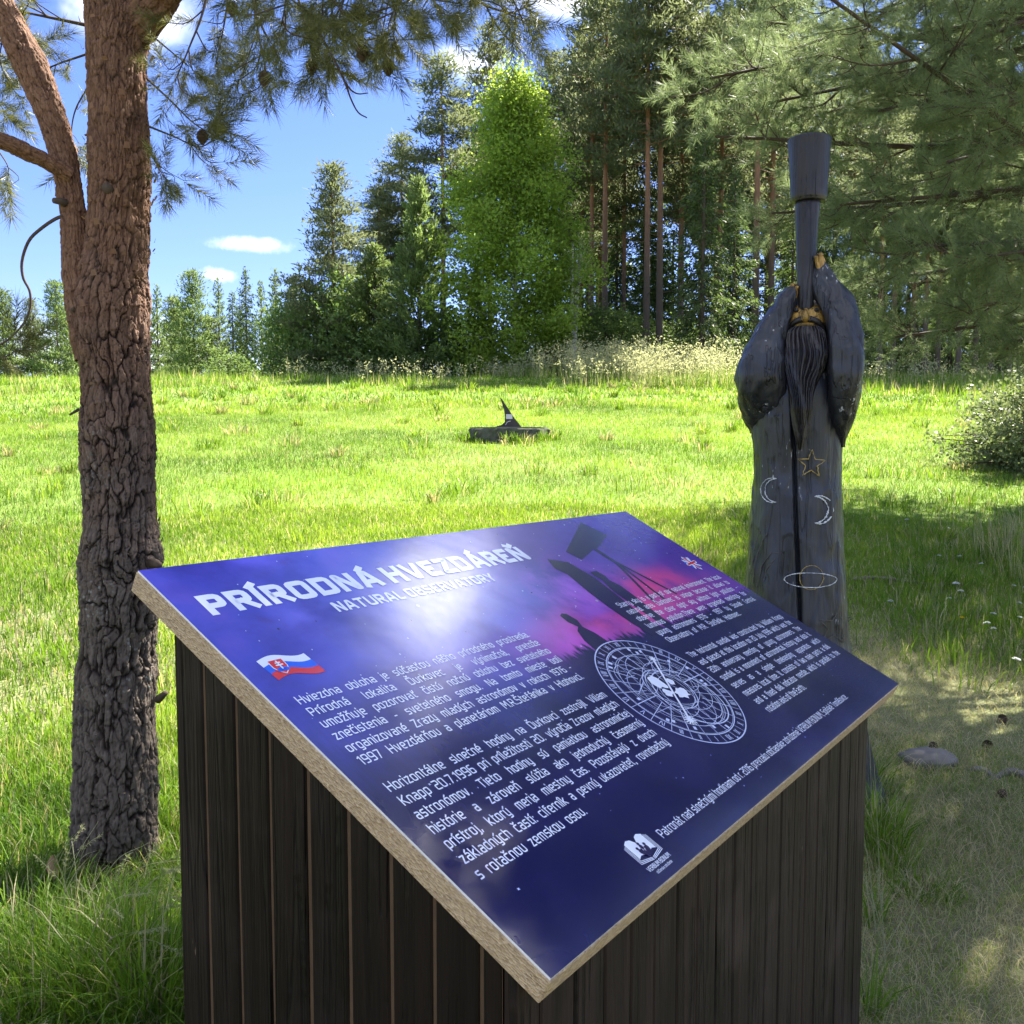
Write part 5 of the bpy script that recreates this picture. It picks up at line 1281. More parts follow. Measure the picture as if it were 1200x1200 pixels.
def build_forest():
    rng = np.random.default_rng(77)
    pr = {}
    pr['pineA'] = proto('pine_tree', 'x', 'pine', rng, 22, mt=M['far_bark'], mc=M['far_pine'], cb=.42, nb=70, cw=2.9, dn=42)
    pr['pineB'] = proto('pine_tree', 'x', 'pine', rng, 22, mt=M['far_bark'], mc=M['far_pine'], cb=.50, nb=62, cw=2.6, dn=42)
    pr['pineC'] = proto('pine_tree', 'x', 'pine', rng, 14, mt=M['far_bark'], mc=M['far_pine'], cb=.12, nb=90, cw=2.7, dn=38, r0=.15)
    pr['pineD'] = proto('pine_tree', 'x', 'pine', rng, 11, mt=M['far_bark'], mc=M['far_young'], cb=.13, nb=66, cw=1.9, dn=36, r0=.12)
    pr['young'] = proto('pine_tree', 'x', 'young', rng, 9, mt=M['dark_bark'], mc=M['far_young'], cw=2.7, nb=150, dn=62, pw=.85)
    pr['larch'] = proto('larch_tree', 'x', 'young', rng, 11, mt=M['dark_bark'], mc=M['far_young'], cw=1.7, nb=90, dn=46, cb=.12)
    pr['spruce'] = proto('spruce_tree', 'x', 'spruce', rng, 13, mt=M['dark_bark'], mc=M['far_spruce'], cw=2.0, nb=120, dn=62)
    pr['birch'] = proto('birch_tree', 'x', 'broad', rng, 13.8, mt=M['birch_bark'], mc=M['birch'], cw=3.2, nb=150, dn=250, cb=.04, ll=.155, cs=.42,
                        shape=lambda u: (.55 + u * 2.2 if u < .2 else 1.0) * max(0, 1 - ((max(u, .2) - .2) / .8) ** 1.25) ** .85 + .05)
    pr['shrub'] = proto('leafy_shrub', 'x', 'broad', rng, 3.4, mt=M['dark_bark'], mc=M['shrub'], cw=1.25, nb=70, dn=46, stems=4, r0=.03, cb=.05, ll=.135, cs=.24, lean=.05, cat='shrub')
    pr['poles'] = proto('birch_tree', 'x', 'broad', rng, 8.5, mt=M['birch_bark'], mc=M['birch'], cw=.9, nb=30, dn=26, stems=2, r0=.10, cb=.70, ll=.11, cs=.25)
    used = set()
    def put(kind, px, Y, top, label, group=None, wx=1.0, name=None, x=None):
        p = pr[kind]; a = at(px, 440, Y); X = a.x if x is None else x; z = gz(X, Y)
        zt = at(px, top, Y).z; s = (zt - z) / p['_h']
        o = p if kind not in used else copy_tree(p); used.add(kind)
        o.location = (X, Y, z - .05); o.rotation_euler = (0, 0, (px * 1.7 + Y) % 6.28); o.scale = (s * wx, s * wx, s)
        tag(o, label)
        if group: o['group'] = group
        return o
    # --- the line of conifers on the crest at the left
    G1 = 'conifers in a line on the meadow crest'
    row = [('pineD', 6, 84, 336, 'dark'), ('pineC', 38, 86, 346, 'broad dark'), ('pineD', 68, 82, 326, 'tall dark'), ('pineC', 100, 88, 344, ''), ('spruce', 140, 86, 340, ''),
           ('larch', 186, 84, 330, 'pale green'), ('pineD', 206, 90, 344, 'thin'), ('pineD', 229, 82, 314, 'tall open'), ('larch', 258, 84, 322, 'pale'), ('spruce', 274, 86, 336, 'dark'),
           ('spruce', 290, 80, 308, 'tallest dark pointed'), ('larch', 308, 88, 326, 'slender'), ('larch', 324, 82, 312, 'pointed pale'), ('pineC', 346, 86, 330, 'dark rounded')]
    labs = ['dark conifer on the crest at the left edge of the picture', 'broad dark pine on the crest, second from the left edge', 'tall dark pine on the crest just left of the near forked trunk', 'pine on the crest half hidden behind the left side of the near trunk',
            'spruce on the crest hidden behind the near forked trunk', 'pale green conifer on the crest showing just right of the near trunk', 'thin pine on the crest, second tree to the right of the near trunk', 'tall open crowned pine on the crest, third to the right of the near trunk',
            'pale conifer on the crest above the yellow bush', 'short dark spruce on the crest squeezed beside the tallest pointed spruce', 'tallest pointed dark spruce of the crest line', 'slender pale conifer just right of the tallest pointed spruce on the crest',
            'pointed pale larch on the crest, second right of the tallest spruce', 'dark rounded pine at the right end of the crest line']
    for (kd, px, Y, top, _), lb in zip(row, labs): put(kd, px, Y, top + 4, lb, G1, .75 if kd in ('pineC',) else .88)
    for k in range(13):
        px = -60 + k * 33 + (k * 37 % 17); put(('pineD', 'pineC', 'spruce', 'larch')[k % 4], px, 104 + (k * 53 % 17), 352 + (k * 29 % 22), 'small hazy conifer in the second row behind the crest line', 'second row of conifers behind the crest', 1.1)
    put('shrub', 267, 62, 417, 'small yellowish bush on the crest of the meadow', None, 1.6)
    # --- the group left of the birch
    put('pineC', 392, 49, 192, 'dark pine with an open ragged crown at the left end of the forest', None, 1.1)
    put('pineA', 446, 58, 218, 'dark pine crown between the ragged pine and the bright conical pine', None, 1.35)
    put('pineA', 472, 60, 158, 'tall dark pine behind the bright conical young pine', None, 1.35)
    put('pineA', 520, 58, 66, 'very tall dark pine left of the birch top', None, 1.25)
    put('pineA', 574, 62, 30, 'tallest dark pine rising right behind the birch top', None, 1.0)
    put('young', 492, 45, 206, 'bright green conical young pine standing left of the birch', None, .98)
    put('young', 440, 47, 285, 'broad low green pine left of the conical young pine', None, 1.45)
    put('birch', 604, 44, 92, 'tall bright green birch in full leaf at the forest edge', None, 1.10)
    put('spruce', 560, 47, 300, 'low dark spruce under the left side of the birch', None, 1.25)
    put('spruce', 646, 48, 322, 'low dark spruce under the right side of the birch', None, 1.2)
    put('shrub', 352, 52, 362, 'light green shrub at the left foot of the forest edge', None, 1.15)
    put('shrub', 386, 50, 338, 'taller light green shrub below the ragged pine', None, 1.0)
    put('shrub', 428, 48, 334, 'dark leaved shrub below the broad low pine', None, 1.1)
    put('shrub', 470, 46, 385, 'small shrub at the foot of the conical young pine', None, 1.5)
    put('shrub', 540, 45, 372, 'low shrub between the conical pine and the birch foot', None, 1.5)
    put('poles', 670, 43, 268, 'pair of pale banded birch stems right of the leafy birch', None, 1.0)
    put('shrub', 722, 44, 366, 'bright green bush under the tall pine trunks', None, 1.35)
    put('shrub', 690, 46, 388, 'small bright bush left of the tall pine trunks', None, 1.4)
    for px, Y, top in ((664, 49, 385), (705, 53, 378), (748, 50, 372), (782, 52, 380), (812, 47, 392), (884, 46, 396)):
        put('shrub', px, Y, top, 'light green undergrowth bush between the trunks of the tall stand', 'undergrowth bushes between the trunks', 1.5)
    put('shrub', 855, 42, 400, 'bright bush behind the left sleeve of the statue', None, 1.4)
    # --- tall pines with red trunks on the right
    tall = [(692, 52, -40, 'pineB', 'tall red trunked pine, leftmost of the tall stand'), (708, 47, -90, 'pineB', 'tall red trunked pine, second of the close pair left of the twin dark trunks'), (730, 55, 10, 'pineA', 'tall pine with a grey trunk behind the bright bush'),
            (757, 43, -130, 'pineB', 'tall dark trunk, left one of the twin trunks'), (772, 44, -150, 'pineB', 'tall dark trunk, right one of the twin trunks'), (796, 52, -60, 'pineA', 'tall pine between the twin trunks and the dark spruce'),
            (884, 41, -170, 'pineB', 'tall pine with a thick trunk left of the statue telescope'), (902, 48, -100, 'pineB', 'tall pine directly behind the statue telescope'), (842, 50, -80, 'pineA', 'tall pine rising above the dark spruce')]
    for px, Y, top, kd, lb in tall: put(kd, px, Y + 4, top + 12, lb, 'tall pines at the forest edge', 1.0)
    put('spruce', 822, 40, 118, 'tall dark drooping spruce left of the statue', None, 1.05)
    put('spruce', 858, 43, 190, 'dark spruce close behind the left sleeve of the statue', None, 1.1)
    put('spruce', 926, 44, 240, 'spruce in the shade behind the statue', None, 1.2)
    # --- shaded trunks right of the statue
    for i, px in enumerate((1030, 1046, 1068, 1083, 1098, 1122, 1142, 1160, 1182, 1205, 1240, 1290, 1350)):
        put(('pineB', 'pineA')[i % 2], px, 37 + (i * 31 % 9), 110, 'shaded pine trunk in the dark stand right of the statue', 'shaded pines right of the statue', 1.25)
    for i, px in enumerate((1005, 1062, 1112, 1170, 1230, 1300)):
        put('spruce', px, 45 + (i * 5 % 7), 230 - (i * 37 % 60), 'dark spruce filling the shade behind the right hand trunks', 'spruces behind the right hand trunks', 1.3)
    # --- deep rows
    k = 0
    for Y, n in ((58, 11), (66, 12), (76, 14)):
        for i in range(n):
            px = 662 + (i + .5 * ((k * 7) % 3 - 1) * .6) * 640 / n + Y % 7; k += 1
            put(('pineB', 'pineA', 'spruce', 'pineB')[k % 4], px, Y + (k * 13 % 6), (20 + (k * 41 % 90)) if k % 4 != 2 else 220, 'slim trunk deep in the shaded forest behind the tall stand', 'deep forest trees', 1.05)
    put('pineB', 1292, 14.4, 0, 'tall pine beside the grey shrub at the right edge', None, 1.0, x=9.3).scale = (.95, .95, .60)
    for i in range(20):
        put('spruce', 655 + i * 33, 58 + (i * 17 % 23), 232 + (i * 29 % 80), 'low spruce filling the gaps low down between the forest trunks', 'low spruces between the trunks', 1.7)
    # --- grey green shrub at the right edge
    rg = np.random.default_rng(5)
    a = at(1222, 545, 14.2); z = gz(a.x, 14.2)
    s = proto('willow_shrub', 'spreading grey green shrub at the right edge of the meadow', 'broad', rg, 1.12, mt=M['twig'], mc=M['willow'], cw=1.0, nb=200, dn=58, stems=6, r0=.010, cb=.03, ll=.062, cs=.11, lean=.05, cat='shrub',
              shape=lambda u: .55 + .6 * math.sin(math.pi * min(1, .15 + u * .8)))
    s.location = (a.x, 14.2, z - .03)
    for o in list(bpy.data.objects):
        if '_h' in o: del o['_h']
build_forest()

# ------------------------------------------------------------------ sundial and small things on the ground
def build_sundial():
    Y = 18.0; c = at(596, 513, Y); z = gz(c.x, Y) - .02
    root = thing('sundial', (c.x, Y, z), 'dark pointed gnomon sundial on a low round stone block far out in the meadow', 'sundial', None, 0)
    rng = np.random.default_rng(9); k = Y / FPX
    # plinth: rough round stone
    sg = np.linspace(0, 2 * math.pi, 60, endpoint=False); rg = []
    for zz_, r in ((-.1, .80), (.02, .80), (.10, .79), (.17, .78), (.185, .76)):
        rr = r * (1 + .06 * np.sin(5 * sg + 1) * .5 + .022 * np.sin(11 * sg + zz_ * 20) + .014 * np.sin(23 * sg + zz_ * 40)); rg.append(np.stack([rr * np.cos(sg), .8 * rr * np.sin(sg), np.full(60, zz_ * 1.15)], 1))
    b = MB(); loft(b, rg); b.build('stone_block', M['dark_stone'], root)
    b = MB(); rg = [np.stack([.74 * np.cos(sg), .59 * np.sin(sg), np.full(60, zz_)], 1) for zz_ in (.206, .240)]; loft(b, rg); rg2 = rg
    b.build('dial_plate', M['stone'], root)
    pts = [(-.20, .0), (-.20, .022), (-.10, .05), (-.045, .10), (-.04, .20), (-.06, .34), (-.13, .56), (-.115, .565), (.02, .36), (.14, .18), (.27, .02), (.27, .0)]
    b = MB(); th = .022
    n = len(pts); V = [(x - .03, -th, y + .240) for x, y in pts] + [(x - .03, th, y + .240) for x, y in pts]
    from mathutils.geometry import tessellate_polygon
    T = np.array(tessellate_polygon([[Vector((x, y, 0)) for x, y in pts]]))
    b.add(V, np.concatenate([T, T[:, ::-1] + n])); b.more([(i, (i + 1) % n, (i + 1) % n + n, i + n) for i in range(n)], 0, 2 * n)
    g = b.build('gnomon', M['iron'], root)
    b = MB(); b.box((-.05, -th - .008, .400), (.075, -th - .001, .490)); b.build('name_plate', M['plate'], g)
    b = MB(); tube(b, smooth_path([(-.06, -th - .003, .285), (-.02, -th - .003, .345), (.04, -th - .003, .36)], 10), .006, 5); b.build('white_mark', M['plate'], g)
build_sundial()

def rock(name, c, sx, sy, sz, mat, seed, label, cat, rz=0):
    sg = np.linspace(0, 2 * math.pi, 40, endpoint=False); rg = []
    for t in np.linspace(-1, 1, 22):
        r = math.sqrt(max(0, 1 - t * t)); rg.append(np.stack([r * np.cos(sg), r * np.sin(sg), np.full(40, t)], 1))
    P = np.array(rg); n = (fbm(P.reshape(-1, 3) * 1.7 + seed, 4, seed) - .5).reshape(P.shape[:2]); P = P * (1 + .7 * n[..., None])
    b = MB(); loft(b, P * np.array([sx, sy, sz])); o = b.build(name, mat, None, True); o.location = c; o.rotation_euler = (0, 0, rz)
    return tag(o, label, cat)
def gp(px, py):
    """the ground point seen at a photo position"""
    lo, hi = 1.2, 60.
    for _ in range(50):
        m = (lo + hi) / 2; p = at(px, py, m)
        if p.z > gz(p.x, m): lo = m
        else: hi = m
    return at(px, py, lo)
def small_things():
    rng = np.random.default_rng(31)
    p = gp(1086, 893); rock('stone', (p.x, p.y, p.z + .006), .13, .10, .055, M['stone'], 4, 'pale grey stone half sunk in the grass right of the desk', 'stone')
    b = MB()
    for pts, r in (([(1128, 902), (1150, 905), (1172, 914)], .016), ):
        P = [np.array(gp(*q)) + (0, 0, .012) for q in pts]; P[0][2] -= .02; P[-1][2] -= .02; tube(b, smooth_path(P, 14), np.interp(np.linspace(0, 1, 14), [0, .5, 1], [.008, r, .008]), 8)
    tag(b.build('tree_root', M['stone'], None, True), 'short pale piece of root just right of the grey stone', 'root')
    b = MB(); P = [np.array(gp(*q)) + (0, 0, .016) for q in ((1160, 914), (1182, 908), (1205, 914), (1240, 922))]; P[0][2] -= .03; tube(b, smooth_path(P, 16), np.linspace(.014, .024, 16), 8)
    tag(b.build('tree_root', M['stone'], None, True), 'pale surface root running out of the picture at the right edge', 'root')
    b = MB(); P = [np.array(gp(*q)) + (0, 0, .035) for q in ((998, 684), (1030, 682), (1062, 686), (1092, 690), (1122, 690))]; tube(b, smooth_path(P, 24), np.linspace(.014, .007, 24) * 1.3, 7)
    tag(b.build('stick', M['stick'], None, True), 'long thin dry branch lying in the grass right of the statue', 'stick')
    for i, (a, c_, lb) in enumerate((((1090, 665), (1062, 742), 'thin pale twig leaning over the grass right of the statue'), ((1028, 995), (1052, 930), 'thin dry twig by the right corner of the desk'))):
        A_, B_ = np.array(gp(*a)), np.array(gp(*c_)); A_[2] += .06; B_[2] += .02; b = MB(); tube(b, smooth_path([A_, (A_ + B_) / 2 + (0, 0, .01), B_], 12), np.linspace(.0025, .004, 12), 5)
        tag(b.build('stick', M['stick'], None, True), lb, 'twig')
    # pine cones
    def cone():
        b = MB()
        for k in range(64):
            t = (k + .5) / 64; r = .019 * math.sin(math.pi * (t * .82 + .12)); an = k * 2.4; z = .044 * t
            c = np.array([r * math.cos(an), r * math.sin(an), z]); n = np.array([math.cos(an), math.sin(an), .6]); s = np.array([-math.sin(an), math.cos(an), 0]); u = np.cross(n, s)
            b.add([c - n * .006 + s * .004, c - n * .006 - s * .004, c + n * .008 - s * .006, c + n * .011 + np.array([0, 0, .003]), c + n * .008 + s * .006], [(0, 1, 2, 4)]); b.more([(2, 3, 4)], 0, 5)
        tube(b, [(0, 0, 0), (0, 0, .02), (0, 0, .042)], [.008, .015, .006], 8)
        return b.build('pine_cone', M['cone'], None)
    spots = [(1172, 845, 'open pine cone in the grass near the right edge, above the root'), (1088, 878, 'pine cone lying right behind the pale stone'), (1179, 936, 'pine cone on bare ground just below the surface root'), (1060, 992, 'dark pine cone between the grass tuft and the sunny patch'), (1154, 873, 'small pine cone in the grass above the pale piece of root')]
    c0 = cone()
    for i, (px, py, lb) in enumerate(spots):
        o = c0 if i == 0 else c0.copy()
        if i: COL.objects.link(o)
        p = gp(px, py); o.location = (p.x, p.y, p.z + .012); o.rotation_euler = (1.3 + .2 * i, .3 * i, 1.7 * i); o.scale = (.85,) * 3; tag(o, lb, 'pine cone', 'fallen pine cones')
    # dead leaf at the trunk
    p = gp(72, 1052); b = MB(); V = []
    for s in np.linspace(0, 1, 9):
        w = .020 * math.sin(math.pi * (s * .9 + .08)); V += [(-.045 + .09 * s, -w, .012 * math.sin(s * 5)), (-.045 + .09 * s, 0, .004 + .01 * math.sin(s * 5)), (-.045 + .09 * s, w, .016 * math.cos(s * 4))]
    b.add(V, [(3 * i + j, 3 * i + j + 1, 3 * i + j + 4, 3 * i + j + 3) for i in range(8) for j in (0, 1)]); o = b.build('dead_leaf', M['dry'], None, True); o.location = (p.x, p.y - .05, p.z + .13); o.rotation_euler = (.5, -.9, 1.9)
    tag(o, 'curled brown dead leaf in the grass at the foot of the forked pine', 'leaf')
    # flowers
    def flower(name, pm, n, r, h, flat):
        root = thing(name, (0, 0, 0), '', 'flower')
        b = MB(); tube(b, smooth_path([(0, 0, 0), (.01, .004, h * .5), (.004, .01, h)], 8), .0016, 5); b.build('stem', M['stem'], root)
        b = MB(); q = random.Random(n)
        if flat:                             # umbel of many small heads
            for k in range(34):
                a = q.uniform(0, 6.28); rr = r * math.sqrt(q.random()); c = (.004 + rr * math.cos(a), .01 + rr * math.sin(a), h + .008 - rr * rr * 26 + q.uniform(0, .004)); s = .0052
                b.add([(c[0] + s * math.cos(t), c[1] + s * math.sin(t), c[2] + .002 * math.sin(3 * t)) for t in np.linspace(0, 2 * math.pi, 5, endpoint=False)], [(0, 1, 2), (0, 2, 3), (0, 3, 4)])
        else:
            for k in range(n):
                a = k * 2.4; rr = r * (.5 + .5 * k / n); z = h + .012 - .010 * k / n; d = np.array([math.cos(a), math.sin(a), 0]); s = np.array([-d[1], d[0], 0]) * r * .18; c = np.array([.004, .01, h])
                b.add([c + d * .1 * r - s, c + d * rr - s + (0, 0, z - h), c + d * rr + s + (0, 0, z - h), c + d * .1 * r + s], [(0, 1, 2, 3)])
        b.build('flower_head', pm, root); return root
    M['stem'] = plain('green_stem', (.07, .12, .03), .6, .3, .2)
    f = flower('dandelion', M['yellow'], 30, .020, .10, False); p = gp(1127, 742); f.location = (p.x, p.y, p.z); f['label'] = 'single yellow dandelion in the shaded grass right of the statue'
    w0 = flower('white_flower', M['petal'], 12, .020, .11, True); first = True
    for px, py in ((1121, 694), (1112, 706), (1124, 702), (1161, 728), (1156, 742), (1165, 742), (1186, 690), (1192, 712), (1198, 700), (1098, 655), (1126, 658), (1186, 790), (1064, 613), (1192, 730), (1045, 712), (1110, 620), (1150, 665)):
        o = w0 if first else copy_tree(w0); first = False
        p = gp(px, py + 10); o.location = (p.x, p.y, p.z); o.rotation_euler = (0, 0, px); o.scale = (rng.uniform(.8, 1.25),) * 3
        o['label'] = 'small white flower head in the half shaded grass right of the statue'; o['group'] = 'white flowers in the grass'
small_things()

# ------------------------------------------------------------------ grass
def blade_mesh(name, sets, mat, label):
    b = MB(); tints, drys = [], []
    for X, Y, h, w, lean, az, tint, dry, rich in sets:
        n = len(X); Z = ground(X, Y) - .005
        d = np.stack([np.cos(az), np.sin(az), np.zeros(n)], 1); rng = np.random.default_rng(n)
        fa = az + math.pi / 2 + rng.normal(0, .9, n); s = np.stack([np.cos(fa), np.sin(fa), np.zeros(n)], 1)
        base = np.stack([X, Y, Z], 1); hh = h[:, None]; ww = w[:, None]; ln = lean[:, None]; up = np.array([0, 0, 1.])
        tip = base + d * ln * hh + up * hh * np.sqrt(np.clip(1 - .55 * np.minimum(ln, 1.25) ** 2, .08, 1))
        if rich:
            mid = base + d * ln * hh * .32 + up * hh * .56 * np.sqrt(np.clip(1 - .25 * np.minimum(ln, 1.25) ** 2, .08, 1))
            m2 = base + d * ln * hh * .66 + up * hh * .86 * np.sqrt(np.clip(1 - .42 * np.minimum(ln, 1.25) ** 2, .08, 1))
            V = np.stack([base + s * ww / 2, base - s * ww / 2, mid + s * ww * .46, mid - s * ww * .46, m2 + s * ww * .30, m2 - s * ww * .30, tip], 1)
            i = np.arange(n)[:, None] * 7
            b.add(V.reshape(-1, 3), np.concatenate([i + np.array([0, 1, 3, 2]), i + np.array([2, 3, 5, 4])]))
            b.more((i + np.array([4, 5, 6])), 0, 7 * n); m = 7
        else:
            V = np.stack([base + s * ww / 2, base - s * ww / 2, tip], 1); b.add(V.reshape(-1, 3), np.arange(3 * n).reshape(-1, 3)); m = 3
        tints.append(np.repeat(tint, m)); drys.append(np.repeat(dry, m))
    o = b.build(name, mat, None, False)
    for nm, a in (('tint', tints), ('dry', drys)):
        t = o.data.attributes.new(nm, 'FLOAT', 'POINT'); t.data.foreach_set('value', np.concatenate(a).astype(np.float32))
    return tag(o, label, 'grass', None, 'stuff')
def wedge(n, r0, r1, rng, half=40):
    r = np.sqrt(rng.uniform(r0 * r0, r1 * r1, n)); a = np.radians(rng.uniform(-half, half, n)); return r * np.sin(a), r * np.cos(a)
def n2(x, y, s, seed): return fbm(np.stack([x * s, y * s, np.zeros(len(x))], 1), 3, seed)
def build_grass():
    rng = np.random.default_rng(101); sets = []
    pine = at(135, 1035, 3.27)
    def in_desk(x, y):
        c, s = .58155, .81351; dx, dy = x + .5193, y - 1.2834; u = dx * c + dy * s; v = -dx * s + dy * c
        return (u > -.02) & (u < 1.34) & (v > -.68) & (v < -.06)
    def worn(x, y):
        """0 lush .. 1 trodden and needle strewn: the ground under the big pine on the right"""
        edge = x * .85 - (y - 1.5) * .13 + (n2(x, y, 1.1, 4) - .5) * 1.5
        return np.clip((edge - .05) / .8, 0, 1) * np.clip((7.2 + (n2(x, y, .7, 19) - .5) * 4.5 - y) / 2.8, 0, 1)
    def band(n, r0, r1, hm, wm, rich, half=40, floor=.0):
        x, y = wedge(n, r0, r1, rng, half); wr = worn(x, y)
        cl = n2(x, y, 2.6, 7); keep = ~in_desk(x, y) & (np.hypot(x - pine.x, y - pine.y) > .15) & (rng.random(n) > (.42 - cl) * 1.2)
        x, y, wr, cl = x[keep], y[keep], wr[keep], cl[keep]; n = len(x)
        lush = np.exp(-((x + 1.35) ** 2 / 1.2 + (y - 2.7) ** 2 / .9)); patch = n2(x, y, .55, 15)
        h = hm * rng.uniform(.5, 1.3, n) * (.7 + .75 * cl) * (1 - .60 * wr) * (1 + .25 * lush)
        w = wm * rng.uniform(.6, 1.3, n) * (1 - .50 * wr)
        lean = np.clip(np.abs(rng.normal(.35, .28, n)) + .75 * wr * rng.random(n) + .25 * lush, 0, 1.25)
        az = rng.uniform(0, 2 * math.pi, n)
        tint = np.clip(rng.normal(.50, .20, n) + (patch - .5) * 1.5 + (n2(x, y, .17, 33) - .5) * 1.0 - .25 * lush + .10 * np.clip((y - 8) / 10, 0, 1), 0, 1)
        dry = np.clip((rng.random(n) < .10 + .45 * wr + .7 * np.clip(n2(x, y, .33, 45) - .55, 0, 1) + .12 * (cl < .45)) * rng.uniform(.5, 1, n), 0, 1)
        sets.append((x, y, h, w, lean, az, tint, dry, rich))
    band(150000, 1.15, 5.0, .115, .0042, True)
    band(170000, 5.0, 11.0, .068, .0062, True, 37)
    band(320000, 9.0, 26.0, .078, .0095, False, 36)
    band(200000, 24.0, 64.0, .115, .036, False, 35)
    # fallen stalks and needles on the trodden ground
    x, y = wedge(260000, 1.15, 8.5, rng, 40); k = (rng.random(len(x)) < worn(x, y) * .42) & ~in_desk(x, y); x, y = x[k], y[k]; n = len(x)
    sets.append((x, y, rng.uniform(.03, .11, n), rng.uniform(.0012, .0028, n), rng.uniform(1.05, 1.25, n), rng.uniform(0, 6.28, n), rng.uniform(.1, 1, n), rng.uniform(.55, 1, n), True))
    # tussocks: long arching blades, at the pine's foot, round the desk and the statue's foot
    def tuft(cx, cy, r, n, h, dryf=.15, w=.0042, tint0=.46, lean0=.62):
        a = rng.uniform(0, 6.28, n); q = r * np.sqrt(rng.random(n)); x = cx + q * np.cos(a); y = cy + q * np.sin(a)
        k = ~in_desk(x, y) & (np.hypot(x - pine.x, y - pine.y) > .15); x, y, a = x[k], y[k], a[k]; n = len(x)
        sets.append((x, y, h * rng.uniform(.5, 1.2, n), w * rng.uniform(.6, 1.3, n), np.clip(rng.normal(lean0, .3, n), .05, 1.25), a + rng.normal(0, .7, n),
                     np.clip(rng.normal(tint0, .2, n), 0, 1), (rng.random(n) < dryf) * rng.uniform(.6, 1, n), True))
    for px, py, r, n, h in ((150, 1190, .16, 520, .30), (100, 1150, .2, 480, .24), (168, 1130, .09, 240, .24), (30, 1140, .22, 500, .22), (60, 1195, .16, 360, .26), (20, 1060, .25, 480, .20), (190, 1195, .10, 260, .30), (70, 1095, .16, 300, .16)):
        p = gp(px, py); tuft(p.x, p.y, r, n, h)
    for px, py, r, n, h in ((1030, 995, .09, 300, .20), (1022, 975, .08, 160, .22), (1018, 1080, .05, 60, .16), (1016, 1190, .04, 60, .18), (1046, 1015, .08, 140, .16), (1012, 930, .10, 160, .22), (870, 930, .14, 200, .25), (1085, 1045, .12, 260, .07)):
        p = gp(px, py); tuft(p.x, p.y, r, n, h, .25)
    # rough grass at the right edge in the half shade
    for k in range(46):
        px, py = rng.uniform(1060, 1290), rng.uniform(625, 800); p = gp(px, py); tuft(p.x, p.y, .30, 90, .15, .20, .006, .45, .40)
    for k in range(10):
        px, py = rng.uniform(1160, 1280), rng.uniform(615, 690); p = gp(px, py); tuft(p.x, p.y, .30, 110, .34, .60, .005, .6, .25)
    # weeds and taller clumps scattered over the meadow
    for k in range(280):
        y = 5 + 26 * rng.random() ** .8; x = rng.uniform(-.72, .70) * y
        if worn(np.array([x]), np.array([y]))[0] > .2: continue
        kind = rng.random(); tuft(x, y, rng.uniform(.08, .35), int(rng.uniform(30, 80)), rng.uniform(.10, .19) * (1 + .02 * y), .75 if kind < .25 else .1, .004 + .0006 * y, .75 if kind > .7 else .34, .5)
    # green blades among the seeding grass at the forest foot
    x, y = wedge(26000, 31, 43, rng, 35); k = n2(x, y, .5, 3) > .45; x, y = x[k], y[k]; n = len(x); q = np.abs(600 + FPX * x / y - 740) < 150
    sets.append((x, y, rng.uniform(.25, .75, n) * np.where(q, 1.0, .6), rng.uniform(.02, .045, n), np.abs(rng.normal(.2, .2, n)), rng.uniform(0, 6.28, n), rng.uniform(.2, .9, n), (rng.random(n) < .3) * rng.uniform(.3, 1, n), False))
    # ragged weeds round the sundial
    c = at(596, 513, 18.0)
    for k in range(15):
        a = -math.pi * rng.random(); tuft(c.x + .90 * math.cos(a), 18.0 + .74 * math.sin(a), .13, 34, rng.uniform(.10, .24), .08, .014, .32, .4)
    blade_mesh('meadow_grass', sets, M['grass'], 'bright green meadow grass, thin and dry under the right hand pine')
    # straw coloured stalks with seed heads, arching beside the pine's foot
    b = MB(); r2 = np.random.default_rng(6)
    def stalk(p0, tip, sag, plume):
        P = smooth_path([p0, (p0 + tip) / 2 + np.array([0, 0, sag]), tip], 14); tube(b, P, np.linspace(.0016, .0008, 14), 4, cap=False)
        if plume:
            T = P[-1] - P[-3]; T /= np.linalg.norm(T)
            for k in range(46):
                s = r2.random(); c = P[-1] - T * .09 * s; d = T * .7 + r2.normal(0, .45, 3); d[2] -= .25; d /= np.linalg.norm(d); sd = np.cross(d, r2.normal(size=3)); sd /= np.linalg.norm(sd); L = r2.uniform(.008, .018)
                b.add([c, c + d * L * .5 + sd * .0012, c + d * L, c + d * L * .5 - sd * .0012], [(0, 1, 2, 3)])
    for k in range(22):
        p = np.array(gp(r2.uniform(40, 130), r2.uniform(1075, 1190))); t = p + np.array([r2.uniform(.10, .45), r2.uniform(-.1, .2), r2.uniform(.18, .34)]); stalk(p, t, r2.uniform(.05, .12), k % 3 != 0)
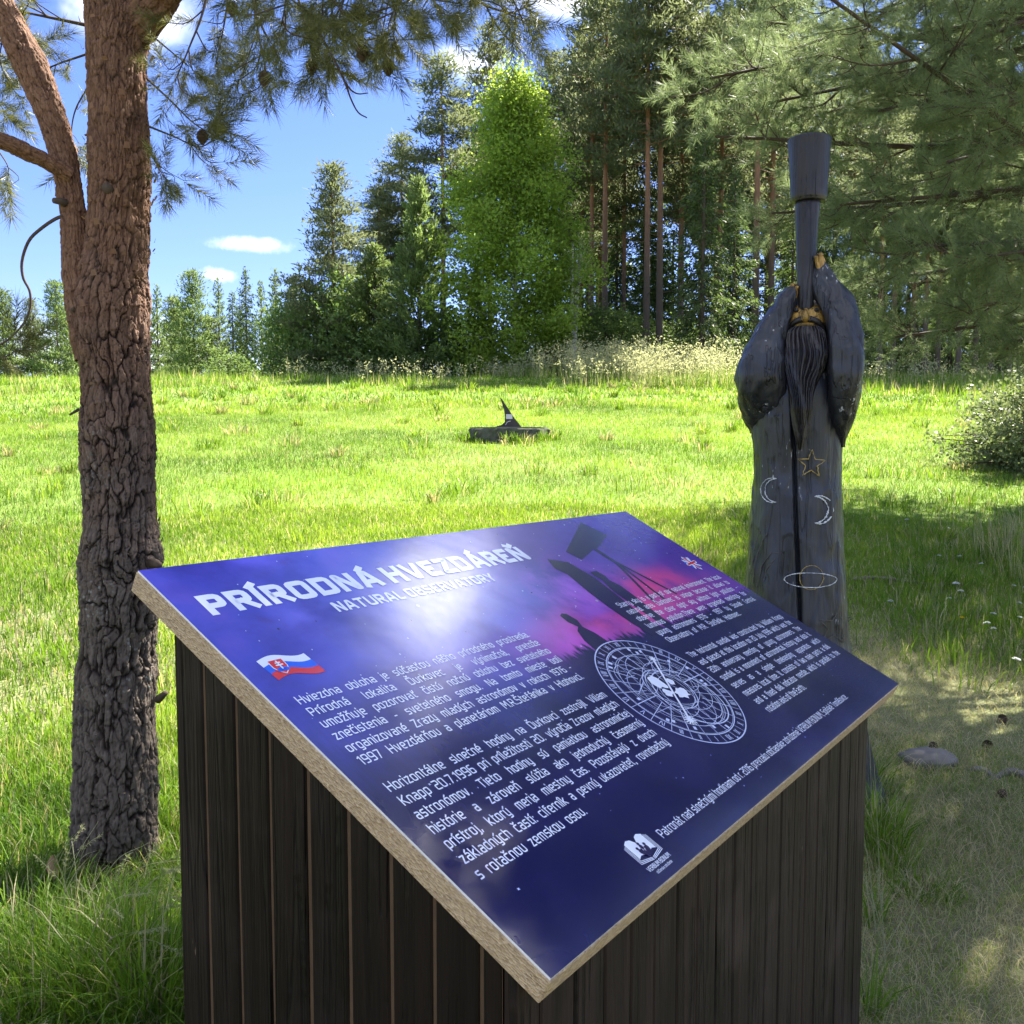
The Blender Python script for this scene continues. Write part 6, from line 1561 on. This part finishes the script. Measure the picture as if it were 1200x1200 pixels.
    for k in range(9):
        p = np.array(gp(r2.uniform(20, 190), r2.uniform(1060, 1190))); t = p + np.array([r2.uniform(-.25, .15), r2.uniform(-.1, .2), r2.uniform(.2, .42)]); stalk(p, t, .05, k % 2)
    for k in range(16):
        p = np.array(gp(r2.uniform(1012, 1060), r2.uniform(930, 1190))); t = p + np.array([r2.uniform(-.12, .25), r2.uniform(-.1, .15), r2.uniform(.2, .48)]); stalk(p, t, .03, k % 4 == 0)
    for k in range(18):
        p = np.array(gp(r2.uniform(1040, 1200), r2.uniform(640, 1000))); t = p + np.array([r2.uniform(-.2, .2), r2.uniform(-.1, .15), r2.uniform(.15, .40)]); stalk(p, t, .02, k % 3 == 0)
    tag(b.build('straw_stalks', M['plume'], None), 'dry straw coloured grass stalks with drooping seed heads', 'grass', None, 'stuff')
    # tall pale seeding grass before the forest edge
    b = MB(); r3 = np.random.default_rng(8); n = 4200
    px = np.where(r3.random(n) < .72, r3.normal(740, 75, n), r3.uniform(330, 1240, n)); Yv = r3.uniform(31, 43, n); X = np.array([(p - 600) / FPX for p in px]) * Yv / math.cos(PITCH)
    dens = n2(X, Yv, .5, 3); k = dens > .42; X, Yv, px = X[k], Yv[k], px[k]; n = len(X); Z = ground(X, Yv)
    h = r3.uniform(.55, 1.25, n) * np.where(np.abs(px - 740) < 130, 1.15, .70) * (.55 + .9 * n2(X, Yv, .9, 61))
    ln = r3.normal(0, .12, (n, 2))
    base = np.stack([X, Yv, Z], 1); tip = base + np.concatenate([ln, np.ones((n, 1))], 1) * h[:, None]
    s = r3.normal(size=(n, 3)) * np.array([1, 1, 0]); s /= np.linalg.norm(s, axis=1)[:, None]
    b.add(np.stack([base + s * .006, base - s * .006, tip], 1).reshape(-1, 3), np.arange(3 * n).reshape(-1, 3))
    m = 9; t = r3.uniform(.62, 1.03, (n, m, 1)); c = (base[:, None] * (1 - t) + tip[:, None] * t + r3.normal(0, .075, (n, m, 3))).reshape(-1, 3)
    leaves(b, c, .10, .045, r3)
    tag(b.build('seeding_tall_grass', M['plume'], None), 'band of tall pale seeding grass along the foot of the forest', 'tall grass', None, 'stuff')
build_grass()
